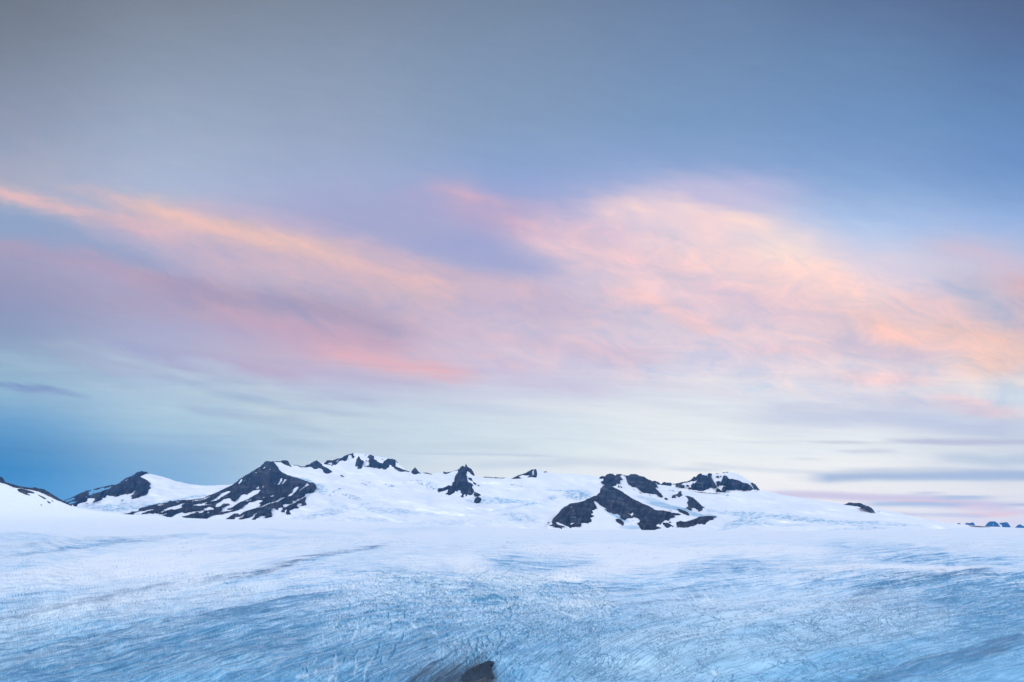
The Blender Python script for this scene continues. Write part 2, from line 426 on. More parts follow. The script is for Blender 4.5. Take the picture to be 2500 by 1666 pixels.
# ------------------------------------------------------------------ glacier
def lic(nz, ang, step, L, xs, ys):
    """smear noise along a field of slopes"""
    out = np.zeros_like(nz); 
    H, W = nz.shape
    gy, gx = np.mgrid[0:H, 0:W].astype(float)
    sx = 1 / (xs[1] - xs[0]); 
    dyr = np.gradient(ys)
    for sgn in (1, -1):
        x = gx.copy(); y = gy.copy()
        for k in range(L):
            xi = np.clip(x, 0, W - 1.01); yi = np.clip(y, 0, H - 1.01)
            ix = xi.astype(int); iy = yi.astype(int); fx = xi - ix; fy = yi - iy
            out += (nz[iy, ix] * (1 - fx) + nz[iy, ix + 1] * fx) * (1 - fy) + (nz[iy + 1, ix] * (1 - fx) + nz[iy + 1, ix + 1] * fx) * fy
            a = ang[iy, ix]
            c = 1 / np.sqrt(1 + a * a)
            x = x + sgn * step * c * sx
            y = y + sgn * step * c * a / dyr[iy]
    out /= 2 * L
    out -= out.mean()
    return out / out.std()
def rbf(pts, X, Y, sx=160., sy=55.):
    num = 0; den = 1e-6
    for x, y, v in pts:
        w = np.exp(-.5 * (((X - x) / sx) ** 2 + ((Y - y) / sy) ** 2)) + .02 / (1 + ((X - x) / sx) ** 2 + ((Y - y) / sy) ** 2)
        num = num + w * v; den = den + w
    return num / den
ANG = [(-100,1350,-.15),(0,1350,-.15),(0,1420,-.12),(300,1380,-.14),(0,1500,-.17),(250,1460,-.2),(450,1420,-.19),(600,1400,-.16),(850,1345,-.12),(0,1620,-.24),(200,1580,-.23),(400,1600,-.27),(600,1540,-.25),
       (600,1650,-.32),(760,1620,-.34),(760,1560,-.3),(880,1640,-.48),(900,1580,-.36),(980,1630,-.7),(1060,1650,-.95),(1050,1570,-.4),(1150,1540,-.05),(1000,1540,-.18),(900,1520,-.2),(750,1460,-.18),(900,1430,.06),(1100,1420,.14),(1100,1480,.05),(1300,1440,.16),(1450,1440,.1),(1550,1440,-.08),(1700,1430,-.12),
       (1230,1620,-1.3),(1320,1560,-.9),(1400,1620,-1.1),(1500,1560,-.6),(1600,1620,-.4),(1700,1520,-.2),(1750,1620,-.28),(1900,1560,-.2),(2000,1620,-.22),(2200,1600,-.3),(2400,1580,-.26),(2500,1560,-.25),
       (2200,1420,-.22),(2150,1450,-.3),(2350,1400,-.1),(2400,1450,-.22),(2500,1480,-.25),(2500,1410,.12),(2000,1450,-.15),(1850,1420,-.08),(2000,1350,0),(1700,1350,.0),(1500,1350,0),(1250,1360,.03),(1000,1330,-.03),(700,1300,0),(300,1300,-.06),(0,1290,-.05),(2400,1340,.02),(1250,1300,0),(2000,1300,0)]
gx = np.arange(-160, 2661, 1.35)
crestmax = 60
tt = np.concatenate([np.linspace(0, 1, 90) ** 1.25 * 30, 30 + np.arange(1.2, 346, 1.2), 376 + np.array([5, 12, 24, 45, 90, 180, 330, 600])])
GX, TT = np.meshgrid(gx, tt)
cr = poly_y(CREST, GX)
# rows keep to the crest at the top and to fixed heights below
k = np.clip(TT / 376, 0, None)
PY = np.where(TT <= 376, cr + (1670 - cr) * (k ** 1.0), 1670 + (TT - 376))
PX = GX
ANGm = rbf(ANG, PX, PY)
rs = np.random.RandomState(3)
ysrow = np.interp(tt, tt, tt)  # local row spacing in px
fine = rs.rand(*PX.shape)
med = vnoise(PX / 4.0, PY / 2.2, 2)
big = vnoise(PX / 14.0, PY / 5.5, 5)
SF = lic(fine, ANGm, 1.3, 13, gx, ysrow)
SM = lic(med, ANGm, 2.2, 20, gx, ysrow)
SB = lic(big, ANGm, 4.0, 26, gx, ysrow)
# how much bare blue ice shows (0 fresh snow .. 1 bare ice)
ice = poly_y([(1150,.04),(1285,.06),(1300,.08),(1330,.2),(1360,.32),(1400,.45),(1450,.58),(1520,.68),(1600,.74),(1670,.8)], PY)
E = [ # cx, cy, rx, ry, slope, amount
 (1320,1372,150,24,-.02,.26),(1230,1360,60,10,0,.1),(1520,1385,230,18,-.12,-.3),(1480,1350,200,22,0,-.35),(1040,1370,90,14,0,-.2),(1150,1375,60,22,.05,-.3),
 (2150,1345,150,24,.06,.26),(2340,1368,180,14,.02,.3),(2050,1388,150,7,0,-.25),(2240,1384,200,5,0,-.5),(1780,1385,130,16,-.05,.24),(1820,1345,250,12,0,-.2),(1680,1372,140,8,-.15,.2),
 (2230,1420,110,14,-.12,.45),(2400,1440,150,34,-.12,.35),(2350,1400,200,8,0,.25),(2050,1425,150,16,-.05,.15),
 (2480,1500,160,40,-.2,.3),(2300,1625,260,14,-.27,.5),(2420,1580,160,10,-.25,.35),(2100,1540,220,40,-.1,-.22),(1700,1600,260,60,0,-.3),(1500,1640,200,40,0,-.22),(1800,1480,260,26,-.05,-.2),
 (250,1390,330,36,-.15,-.34),(520,1370,240,16,-.12,-.2),(300,1450,330,30,-.2,-.3),(120,1520,260,38,-.22,-.34),(480,1468,220,22,-.2,-.34),(1650,1540,200,26,-.15,-.22),(1280,1410,160,12,.02,-.2),(1950,1500,200,20,-.1,-.2),(690,1385,60,10,-.35,-.3),(760,1405,60,9,-.05,-.25),
 (150,1335,170,12,-.1,.25),(300,1325,150,7,-.1,.25),(40,1312,110,14,.05,.3),(480,1345,200,8,-.08,.15),(600,1310,180,6,.02,.2),(760,1300,130,5,.05,.15),
 (200,1620,330,34,-.25,.2),(550,1560,300,40,-.25,.24),(640,1480,160,12,-.2,.3),(800,1450,80,8,-.15,.3),(420,1650,300,30,-.3,.2),(700,1640,200,40,-.35,.22),(950,1620,160,50,-.5,.3),
 (760,1370,110,6,-.22,.25),(860,1345,90,4,-.2,.25),(1000,1420,180,16,.1,.1),(1150,1450,170,26,.05,.15),(1220,1465,80,14,.05,.3),(1330,1440,120,20,.1,.1),
 (1000,1295,120,7,.0,.14),(1100,1390,120,10,.05,-.1),(1480,1430,120,10,-.03,.2),(1620,1440,160,9,-.12,.22),(1420,1472,80,7,0,-.4),
]
wpx = PX + 46 * (fbm(PX / 90, PY / 22, 4, 1) - .5); wpy = PY + 14 * (fbm(PX / 60, PY / 16, 4, 4) - .5) + 1.2 * SM
for cx, cy, rx, ry, sl, a in E:
    d = ((wpx - cx) / rx) ** 2 + ((wpy - cy - sl * (wpx - cx)) / ry) ** 2
    ice = ice + a * (1 - sstep(.35, 1.6, d))
near = sstep(1300, 1460, PY)
ice = ice + .34 * (fbm((PX + 2 * PY) / 150, (PY + .16 * PX) / 18, 4, 8) - .5) * sstep(1330, 1430, PY) 
ice = np.clip(ice, 0.02, 1.1)
calm = sstep(1220, 1330, PX) * sstep(1450, 1500, PY) * (1 - sstep(1950, 2200, PX) * (1 - sstep(1480, 1600, PY)) * .8)
st = .95 * SF * (1 - .55 * calm) + .42 * SM * sstep(1320, 1420, PY) * (1 - .7 * calm) + .35 * SB * sstep(1380, 1520, PY) * (1 - .6 * calm)
far_st = (.75 * SF + .5 * SM) * (1 - sstep(1390, 1460, PY))
iceS = np.clip(ice * (1 + .17 * st + .2 * far_st) + .03 * st * sstep(1290, 1340, PY), 0, 1.25)
# grey silt ("debris") concentrated in bands that follow the flow
deb = np.zeros_like(PX)
def band(pts, w, amt, soft=1.0, above=None):
    global deb
    yc = poly_y(pts, wpx)
    x0, x1 = pts[0][0], pts[-1][0]
    m = sstep(x0 - 40, x0 + 30, PX) * (1 - sstep(x1 - 60, x1 + 20, PX))
    d = PY + 1.5 * SM - yc
    wd = np.where(d > 0, w, w if above is None else above)
    deb = deb + amt * np.exp(-.5 * (d / wd) ** 2) * m
band([(-100,1530),(0,1510),(253,1463),(397,1427),(614,1405),(700,1378),(760,1364)], 5, .38)
band([(560,1412),(660,1398),(740,1366),(790,1354),(850,1345),(950,1331)], 3.2, .62)
band([(-100,1620),(0,1606),(253,1548),(433,1508),(578,1479),(722,1454),(800,1441)], 26, .38, above=2.2)
band([(-100,1375),(0,1362),(160,1340),(330,1322),(450,1308)], 2.5, .3)
band([(-100,1345),(0,1336),(200,1320),(400,1317)], 3.5, .2)
band([(2080,1470),(2140,1440),(2200,1418),(2270,1405),(2360,1397),(2440,1399)], 8, .48)
band([(2020,1700),(2108,1664),(2200,1630),(2278,1610),(2390,1588),(2500,1563),(2640,1530)], 10, .5)
band([(2160,1668),(2300,1640),(2400,1600),(2500,1560)], 16, .25)
band([(1460,1476),(1600,1470),(1750,1448)], 2.5, .42)
band([(1400,1450),(1500,1440),(1560,1436),(1750,1440)], 6, .25)
band([(-100,1690),(200,1640),(500,1600),(700,1560),(900,1520)], 22, .12)
band([(100,1690),(400,1620),(620,1585),(800,1530)], 7, .16)
# silt around the open pit at the bottom of the picture
PITX, PITY = 1163., 1640.
dp = np.sqrt(((PX - 1120 - .5 * (PY - 1640) * -1) / 175) ** 2 + ((PY - 1668) / 62) ** 2)
deb = deb + .95 * (1 - sstep(.15, 1.25, dp + .16 * SM + .1 * SB)) * (1 - sstep(1205, 1240, PX - .4 * (1666 - PY)))
deb = np.clip(deb, 0, 1)
debS = np.clip(deb * (1 + .35 * SF + .3 * SM), 0, 1.1)

# crevasses: thousands of short cracks, opened as real furrows
crack = np.zeros_like(PX); fill = np.zeros_like(PX); teal = np.zeros_like(PX)
ci0, cstep = gx[0], gx[1] - gx[0]
rowpy = None
def to_rc(x, y):
    c = (x - ci0) / cstep
    crx = poly_y(CREST, x)
    tval = (y - crx) / (1670 - crx) * 376
    r = np.interp(tval, tt, np.arange(len(tt)))
    return r, c
def stamp(arr, x, y, w, v):
    """soft disc stamps at points, radius w photo px"""
    r, c = to_rc(np.asarray(x, float), np.asarray(y, float))
    w = np.broadcast_to(w, r.shape); v = np.broadcast_to(v, r.shape)
    R = int(math.ceil(w.max() / 1.1 + 1))
    ri = np.round(r).astype(int); cii = np.round(c).astype(int)
    for dr in range(-R, R + 1):
        for dc in range(-R, R + 1):
            rr = ri + dr; cc = cii + dc
            ok = (rr >= 0) & (rr < arr.shape[0]) & (cc >= 0) & (cc < arr.shape[1])
            d = np.sqrt(((cc - c) * cstep) ** 2 + ((rr - r) * 1.15) ** 2)
            val = v * np.clip(1.15 - d / np.maximum(w, .1), 0, 1)
            ok &= val > 0
            np.maximum.at(arr, (rr[ok], cc[ok]), val[ok])
def ang_at(x, y):
    r, c = to_rc(x, y)
    r = np.clip(r.astype(int), 0, PX.shape[0] - 1); c = np.clip(c.astype(int), 0, PX.shape[1] - 1)
    return ANGm[r, c]
def cracks(n, box, length, width, val, turn, spread, wob=.5, arr=None, dens=None, seed=0, follow=False, sharp=1.):
    r = np.random.RandomState(seed)
    x = r.uniform(box[0], box[2], n); y = r.uniform(box[1], box[3], n)
    if dens is not None:
        kp = r.rand(n) < dens(x, y); x = x[kp]; y = y[kp]; n = len(x)
    persp = np.clip((y - 1262) / 300, .12, 1.3)
    L = length * persp * r.uniform(.4, 1.6, n)
    off = turn + r.normal(0, spread, n)
    th = np.arctan(ang_at(x, y)) + off
    w = width * np.clip(persp, .4, 1.2) * r.uniform(.6, 1.4, n); v = val * r.uniform(.5, 1.1, n)
    m = max(22, int(length / 2.2))
    for i in range(m):
        stamp(crack if arr is None else arr, x, y, w * (1 - abs(i / m * 2 - 1) ** 2 * .6), v)
        x = x + np.cos(th) * L / m; y = y + np.sin(th) * L / m * np.clip(.35 + persp * .45, 0, 1)
        th = np.arctan(ang_at(x, y)) + off if follow else th + r.normal(0, wob * .16, n)
dn = lambda X, Y: np.clip(fbm(X / 70, Y / 30, 3, 11) * 2.6 - .9, .04, 1)
cracks(3600, (-100,1430,2600,1668), 24, .8, .7, 0, .16, dens=dn, seed=1)
dr = lambda X, Y: np.clip(fbm(X / 38, Y / 20, 3, 10) * 3.2 - 1.3, .03, 1)
cracks(3800, (1230,1470,2200,1668), 17, .85, 1.0, -.08, .28, dens=dr, seed=2)
cracks(350, (1230,1460,2150,1668), 24, .85, .95, 1.25, .3, dens=dr, seed=3)
cracks(1500, (1230,1520,1500,1668), 20, .9, 1.0, .0, .25, dens=dr, seed=4)
cracks(1800, (1950,1400,2600,1570), 38, 1.0, 1.0, 0, .08, seed=5)
cracks(900, (600,1490,1250,1668), 22, .8, .8, 1.5, .35, dens=dn, seed=6)
cracks(2600, (800,1415,1480,1540), 9, 1.0, .95, .3, .8, wob=1.2, seed=7)
cracks(1800, (-100,1400,700,1560), 22, .8, .35, .1, .2, dens=dn, seed=8)
cracks(3000, (-100,1310,2600,1430), 60, .9, .55, 0, .06, dens=dn, seed=9)
cracks(900, (1150,1345,1450,1400), 30, .8, .4, 0, .12, seed=10)
cracks(900, (2010,1320,2400,1380), 30, .8, .4, 0, .12, seed=12)
cracks(700, (1650,1370,2100,1400), 50, .9, .55, 0, .06, seed=14)
cracks(2400, (-100,1540,1150,1668), 46, 1.0, .55, 0, .07, seed=13)
cracks(700, (-100,1440,1150,1668), 150, 1.05, 1.0, 0, .03, follow=True, seed=51)
cracks(420, (-100,1400,900,1560), 130, .95, .6, 0, .03, follow=True, seed=52)
cracks(420, (1500,1400,2600,1668), 130, 1.05, 1.0, 0, .04, follow=True, seed=53)
cracks(300, (2050,1390,2600,1500), 150, 1.1, 1.0, 0, .03, follow=True, seed=54)
cracks(260, (1250,1480,1700,1668), 90, 1.0, 1.0, 0, .06, follow=True, seed=55)
cracks(500, (-100,1300,2600,1420), 160, .8, .4, 0, .02, follow=True, seed=56)
cracks(26, (1250,1500,2100,1640), 110, 1.1, 1.0, 1.1, .35, wob=2.2, seed=15)
cracks(34, (1300,1500,2500,1650), 190, 1.1, .9, -.02, .12, wob=1.6, seed=16)
# polygonal crack network where the ice is broken
def voro(x, y, s):
    r_ = np.random.RandomState(s); jx = r_.rand(256, 256); jy = r_.rand(256, 256)
    xi = np.floor(x).astype(int); yi = np.floor(y).astype(int)
    f1 = np.full(x.shape, 9.); f2 = np.full(x.shape, 9.)
    for a in (-1, 0, 1):
        for b in (-1, 0, 1):
            cx_ = xi + a; cy_ = yi + b
            d = np.hypot(cx_ + jx[cx_ & 255, cy_ & 255] - x, cy_ + jy[cx_ & 255, cy_ & 255] - y)
            f2 = np.minimum(f2, np.maximum(f1, d)); f1 = np.minimum(f1, d)
    return f2 - f1
D_ = Dg(PX, PY); WX = (PX - CX) / F * D_; WY = D_
WXw = WX + 14 * (fbm(WX / 22, WY / 40, 3, 2) - .5); WYw = WY + 30 * (fbm(WX / 22 + 9, WY / 40, 3, 5) - .5)
net = np.zeros_like(PX)
for sc_m, asp, sd, wdt, th_ in ((26, 2.2, 1, .05, .5), (13, 2.0, 2, .075, .46), (60, 2.0, 3, .022, .42)):
    e = voro((WXw + .35 * WYw) / sc_m, WYw / (sc_m * asp), sd)
    keep = sstep(th_, th_ + .12, fbm(WX / (sc_m * 3.2), WY / (sc_m * 5), 3, sd + 6))
    net = np.maximum(net, (1 - sstep(wdt * .4, wdt * 1.6, e)) * keep)
netm = np.clip(sstep(1200, 1300, PX) * sstep(1455, 1500, PY) * (1 - sstep(2100, 2350, PX) * .7) + .9 * np.exp(-.5 * (((PX - 1150) / 240) ** 2 + ((PY - 1455) / 45) ** 2)) + .6 * sstep(700, 850, PX) * sstep(1470, 1530, PY) * (1 - sstep(1200, 1300, PX)) + .25 * sstep(1440, 1500, PY), 0, 1)
net = net * netm
gap_shade = np.zeros_like(PX); bridge = np.zeros_like(PX)
# pale healed crevasses (snow bridges) drawn across the ice in long slanting files
def cfill(n, box, length, width, val, ang, spread, seed, arr=None, shade=0):
    r = np.random.RandomState(seed)
    x = r.uniform(box[0], box[2], n); y = r.uniform(box[1], box[3], n)
    L = length * r.uniform(.4, 1.5, n); th = ang + r.normal(0, spread, n); w = width * r.uniform(.6, 1.4, n)
    for i in range(20):
        stamp(fill if arr is None else arr, x, y, w * (1 - abs(i / 10 - 1) ** 2 * .7), val)
        if shade: stamp(gap_shade, x + 1, y + w * 1.15 + .3, w * .75 * (1 - abs(i / 10 - 1) ** 2 * .5), shade)  # painted shadow in the gap just below each pale slab
        x = x + np.cos(th) * L / 20; y = y + np.sin(th) * L / 20; th = th + r.normal(0, .12, n)
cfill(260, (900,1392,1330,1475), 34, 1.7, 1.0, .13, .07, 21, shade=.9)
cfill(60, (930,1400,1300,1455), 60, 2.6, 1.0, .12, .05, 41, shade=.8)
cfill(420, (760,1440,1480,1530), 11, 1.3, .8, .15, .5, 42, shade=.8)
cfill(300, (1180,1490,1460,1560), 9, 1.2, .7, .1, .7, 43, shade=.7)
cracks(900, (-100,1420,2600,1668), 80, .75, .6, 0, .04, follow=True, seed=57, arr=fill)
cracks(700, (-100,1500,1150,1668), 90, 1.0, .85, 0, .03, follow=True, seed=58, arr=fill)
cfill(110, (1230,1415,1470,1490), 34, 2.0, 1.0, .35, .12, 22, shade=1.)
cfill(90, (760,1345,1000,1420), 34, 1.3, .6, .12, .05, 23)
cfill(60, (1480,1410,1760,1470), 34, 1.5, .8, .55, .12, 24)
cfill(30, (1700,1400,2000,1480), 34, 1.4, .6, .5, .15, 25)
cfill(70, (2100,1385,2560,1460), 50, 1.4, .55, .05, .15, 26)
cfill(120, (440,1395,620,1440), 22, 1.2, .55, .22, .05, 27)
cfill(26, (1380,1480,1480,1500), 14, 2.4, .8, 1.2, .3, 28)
Z2 = (700, 1250, 3.77)
def zp(z, p): return [(z[0] + x / z[2], z[1] + y / z[2]) for x, y in p]
def strokes(arr, z, lst, v=1.0):
    for p, w in lst:
        q = np.array(zp(z, p), float)
        for i in range(len(q) - 1):
            n = int(np.hypot(*(q[i + 1] - q[i])) / .6) + 2
            t = np.linspace(0, 1, n)
            xs = q[i, 0] + t * (q[i + 1, 0] - q[i, 0]); ys = q[i, 1] + t * (q[i + 1, 1] - q[i, 1])
            g = (i + t) / (len(q) - 1)
            jit = 1.3 * (vnoise(xs / 5, ys / 5, 3) - .5)
            stamp(arr, xs + jit * 2, ys, w * (1 - .7 * abs(2 * g - 1) ** 2) * .8 * (.45 + 1.1 * vnoise(xs / 3, ys / 3, 6)), v)
strokes(bridge, Z2, [([(455,1320),(445,1400),(425,1500)],5),([(640,1350),(635,1440),(625,1530)],4.5),([(810,1320),(760,1400),(725,1460),(705,1568)],5),
  ([(640,1000),(655,1060),(625,1120),(595,1190)],4.5),([(430,1040),(490,1090),(500,1160)],3),([(320,1080),(345,1160),(360,1220)],3),([(90,1530),(160,1525),(200,1530)],6),
  ([(420,1500),(380,1555)],7),([(275,1350),(245,1430)],3),([(275,1480),(255,1520)],4),([(745,1320),(725,1350)],4),([(460,1520),(450,1560)],5),([(870,1040),(860,1060)],4),
  ([(1110,1010),(1150,1040),(1190,1075)],4),([(1330,1100),(1390,1130)],3),([(1690,1240),(1670,1290)],4),([(1780,1265),(1770,1290)],3.5),([(1975,1210),(1945,1255)],3),
  ([(1500,1190),(1590,1200),(1600,1270)],4),([(1400,1230),(1415,1270)],3),([(1240,1300),(1290,1335)],2.5),([(1420,1490),(1460,1500)],5),([(1920,1520),(1900,1560)],3),
  ([(1930,850),(1960,870)],6),([(1985,855),(2000,880)],4.5),([(2130,790),(2180,800)],5),([(2120,825),(2262,835)],4),([(1400,620),(1480,660),(1640,675)],4),([(970,700),(1080,725),(1290,745)],4.5),
  ([(1170,700),(1290,715)],4.5),([(860,670),(960,690)],4),([(1260,630),(1340,650)],4),([(1440,690),(1580,715),(1690,720)],4.5),([(940,640),(1000,655)],4.5),([(1960,735),(2060,760),(2120,790)],5),([(920,750),(1010,757)],4),([(1700,760),(1780,770)],3)])
strokes(fill, (1200, 1250, 3.361), [([(620,750),(700,752),(850,755)],7),([(700,770),(840,775)],5),([(880,790),(885,860)],3),([(680,660),(740,700),(790,745)],3),([(840,700),(860,760),(880,790)],4),([(860,650),(920,670)],3),
  ([(1470,660),(1560,710)],3),([(1630,660),(1680,720)],3),([(1740,670),(1790,720),(1830,765)],3.5),([(1600,720),(1650,780)],3),([(1880,560),(1960,600)],2.5),([(500,780),(600,820),(700,850)],4),([(1140,845),(1130,880)],4),([(1050,820),(1065,835)],3),([(1800,1300),(1860,1320)],6)])
strokes(teal, Z2, [([(860,1180),(840,1260),(815,1330)],2.6),([(1005,1200),(995,1260),(950,1330),(915,1375)],3.6),([(880,1330),(862,1370)],3),([(545,1320),(525,1400)],2.6),([(655,1260),(610,1340)],2.8),
  ([(940,930),(935,975)],2.6),([(970,1000),(965,1060),(950,1100)],1.8),([(1090,900),(1085,1000)],1.6),([(1090,1080),(1060,1160),(1020,1210)],1.8),([(180,1450),(190,1500)],3),([(155,1440),(145,1480)],2),([(815,1050),(825,1075)],2.2),
  ([(1615,1160),(1630,1195)],3),([(1670,1150),(1685,1200),(1700,1240)],3.4),([(1758,1130),(1768,1180)],3),([(1840,1115),(1860,1165),(1900,1215)],3.4),([(1970,1090),(1968,1140)],3),([(1990,1160),(1950,1230),(1940,1260)],3.4),
  ([(1750,1200),(1748,1300)],4),([(1800,1180),(1815,1220)],3),([(1720,1290),(1735,1350)],4),([(1655,1350),(1665,1400)],3),([(1475,1215),(1485,1240)],3),([(990,650),(1010,655)],3.5),([(1000,600),(1015,608)],3),([(2220,745),(2262,760)],4)])
cracks(240, (1080,1540,1230,1600), 12, 1.6, .8, 1.4, .5, seed=31)
cracks(300, (1150,1395,1420,1490), 10, 2.2, .9, .4, 1.0, wob=1.2, arr=teal, dens=lambda X, Y: np.clip(fbm(X / 40, Y / 14, 3, 2) * 4 - 2.2, 0, 1) , seed=32)
cracks(500, (880,1400,1480,1490), 9, 1.8, .8, .4, 1.0, wob=1.2, arr=teal, dens=lambda X, Y: np.clip(fbm(X / 40, Y / 14, 3, 9) * 4 - 2.2, 0, 1) , seed=33)

# colours: fresh snow, blue ice, silty ice, deep crevasse blue
Csnow = np.array([.87, .905, .945]); Cice = np.array([.25, .56, .80]); Cdark = np.array([.10, .31, .51]); Cdeb = np.array([.10, .20, .33]); Cteal = np.array([.07, .36, .55]); Ccrack = np.array([.07, .19, .31])
def mix(a, b, t): return a * (1 - t[..., None]) + b * t[..., None]
wet = sstep(1400, 1640, PY)          # old wet snow low on the glacier is bluer than the fresh snow above
alb = mix(mix(np.broadcast_to(Csnow, PX.shape + (3,)), np.array([.58, .82, .95]), wet), Cice * wet[..., None] + np.array([.37, .60, .81]) * (1 - wet[..., None]), np.clip(iceS * 1.15, 0, 1))
alb = mix(alb, Cdark, np.clip((iceS - .66) * 1.7, 0, 1))
alb = mix(alb, Cdeb, np.clip(debS * .85, 0, .97))
lilac = fbm(PX / 50, PY / 9, 4, 12)
alb = alb * (1 + np.array([.03, .0, -.01]) * ((lilac - .5) * 2)[..., None])
alb = mix(alb, Ccrack, np.clip(crack, 0, 1) * .8)
alb = mix(alb, Ccrack * np.array([.9, 1.1, 1.15]), np.clip(net, 0, 1) * .75)
alb = mix(alb, np.array([.06, .27, .42]), np.clip(gap_shade, 0, 1) * .75)  # slab shadows go into the ice colour here
alb = mix(alb, np.array([.76, .88, .95]), np.clip(fill, 0, 1) * .72)
alb = mix(alb, np.array([.66, .82, .93]), np.clip(bridge * (.35 + .9 * vnoise(PX / 3, PY / 3, 9)), 0, 1) * .7)
alb = mix(alb, Cteal, np.clip(teal, 0, 1) * .85)
pit_silt = 1 - sstep(.3, 1.15, np.sqrt(((PX - 1105 + .8 * (PY - 1668)) / 165) ** 2 + ((PY - 1684) / 96) ** 2) + .13 * SM + .1 * SB)
pit_silt *= 1 - sstep(1200, 1222, PX + .3 * (1666 - PY))
alb = mix(alb, np.array([.04, .08, .12]), pit_silt * .88)  # second, darker silt colour spread around the pit
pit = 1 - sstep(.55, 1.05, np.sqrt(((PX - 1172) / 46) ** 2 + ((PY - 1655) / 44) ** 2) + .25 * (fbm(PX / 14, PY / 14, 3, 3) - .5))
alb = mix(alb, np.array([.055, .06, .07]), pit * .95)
# relief in metres
mpp = Dg(PX, PY) / F
Z = np.zeros_like(PX)
rough = 1 - .6 * calm
Z += (1.0 * SM * mpp * sstep(1330, 1480, PY) + 1.6 * SB * mpp * sstep(1380, 1500, PY) + .45 * SF * mpp * sstep(1330, 1430, PY)) * rough
Z += 26 * (fbm(PX / 260, PY / 60, 3, 6) - .5) * sstep(1300, 1420, PY) + 9 * (fbm(PX / 70, PY / 20, 3, 11) - .5) * sstep(1320, 1420, PY)
icefall = np.exp(-.5 * (((PX - 1180) / 230) ** 2 + ((PY - 1445 - .06 * (PX - 1180)) / 36) ** 2))
Z += icefall * 9 * (ridged(PX / 26, PY / 7, 4, 6) - .5) * mpp * .5
Z -= net * 1.6 * mpp; Z -= crack * 2.2 * mpp + teal * 5 * mpp - fill * -1.0 * mpp - gap_shade * 2.5 * mpp
rim = np.exp(-.5 * (((PX - 1165) / 60) ** 2 + ((PY - 1590) / 20) ** 2)); Z += rim * 14 * (ridged(PX / 9, PY / 9, 3, 4) - .45)
Z = Z * sstep(0, 14, TT)
D = Dg(PX, PY)
P = pt(PX, PY, D); P[..., 2] += Z
# the surface goes on behind its crest, falling away
def back_rows(P0, drops):
    rows = []
    for dd, dz in drops:
        Q = P0.copy(); s = (Q[:, 1] + dd) / Q[:, 1]
        Q[:, 0] *= s; Q[:, 1] += dd; Q[:, 2] += dz
        rows.append(Q)
    return rows
br = back_rows(P[0], [(3000, -1200), (1200, -320), (400, -60)])
Pf = np.concatenate([np.stack(br), P]); Af = np.concatenate([np.broadcast_to(Csnow, (3,) + alb[0].shape), alb])
def grid_faces(h, w):
    i = np.arange(h * w).reshape(h, w)
    return np.stack([i[1:, :-1], i[1:, 1:], i[:-1, 1:], i[:-1, :-1]], -1).reshape(-1, 4)
def apron(Pg, Ag, steps=(400, 1100, 2600, 6000)):
    """the sheet goes on to both sides, keeping the height of its edge"""
    L = []; R_ = []
    for d in steps:
        for lst, e, sg in ((L, Pg[:, 0], -1), (R_, Pg[:, -1], 1)):
            Q = e.copy(); Q[:, 0] = e[:, 0] + sg * d / F * e[:, 1]; lst.append(Q)
    Pn = np.concatenate([np.stack(L[::-1], 1), Pg, np.stack(R_, 1)], 1)
    n = len(steps)
    An = np.concatenate([np.repeat(Ag[:, :1], n, 1), Ag, np.repeat(Ag[:, -1:], n, 1)], 1)
    return Pn, An
Pf, Af = apron(Pf, Af)
g = mesh_obj('glacier', Pf.reshape(-1, 3), grid_faces(*Pf.shape[:2]), MAT_ICE, Af.reshape(-1, 3))
g['kind'] = 'structure'; g['label'] = 'crevassed blue glacier sheet streaked with silt in front of the mountains'

# ------------------------------------------------------------------ snowfield behind the crest
bx = np.arange(60, 2661, 1.6)
nb_ = 150
BT = np.linspace(0, 1, nb_)
BX, BB = np.meshgrid(bx, BT)
top = poly_y(BACK, BX) + 1.0 * (vnoise(BX / 9, BX * 0, 2) - .5)
bot = np.maximum(poly_y(CREST, BX) + 10, top + 4)
BY = top + (bot - top) * BB
BD = Db(BX, BY)
und = 2600 * (fbm(BX / 190, BY / 42, 3, 5) - .5) * sstep(0, .12, BB) * sstep(1180, 1240, BY) * .25 + 420 * (fbm(BX / 60, BY / 16, 3, 9) - .5) * sstep(0, .1, BB)
BD = BD + und
bice = np.zeros_like(BX)
EB = [(1560,1213,60,10,.25,.0),(430,1222,70,4,-.2,.5),(330,1240,60,4,-.1,.55),(300,1235,80,10,-.05,.3),(250,1240,60,8,0,.4),(360,1250,90,5,-.1,.5),(520,1208,60,3,-.15,.3),
 (700,1165,40,4,.2,.7),(745,1175,40,6,.3,.7),(785,1195,14,13,.3,.6),(930,1245,90,6,.05,.3),(810,1250,50,8,-.1,.35),(760,1262,60,6,-.1,.3),(830,1232,22,6,.1,.35),(890,1232,30,4,-.1,.3),(1000,1255,90,5,.05,.28),
 (1200,1222,60,9,.02,.6),(1270,1226,60,5,.12,.55),(1250,1240,60,3,-.2,.35),(1270,1262,50,14,.15,.35),(1130,1200,34,7,.3,.3),(1060,1185,30,7,.35,.3),(1347,1216,11,6,0,.6),(1410,1208,38,12,.0,.6),(1370,1198,40,2.5,.05,.5),
 (1620,1232,60,8,.22,.75),(1680,1248,50,9,.2,.5),(1780,1252,70,6,.06,.4),(1800,1278,50,9,-.3,.5),(1840,1270,40,12,.2,.35),(1900,1262,130,8,.08,.3),(2000,1272,140,6,.12,.35),(2150,1278,120,5,.05,.45),(2080,1293,110,3,-.04,.3),
 (1900,1282,150,3,0,.25),(1130,1275,180,7,-.03,.2),(900,1270,90,5,.02,.25),(1430,1245,1,1,0,0)]
bwx = BX + 16 * (fbm(BX / 25, BY / 9, 3, 1) - .5); bwy = BY + 6 * (fbm(BX / 22, BY / 8, 3, 4) - .5)
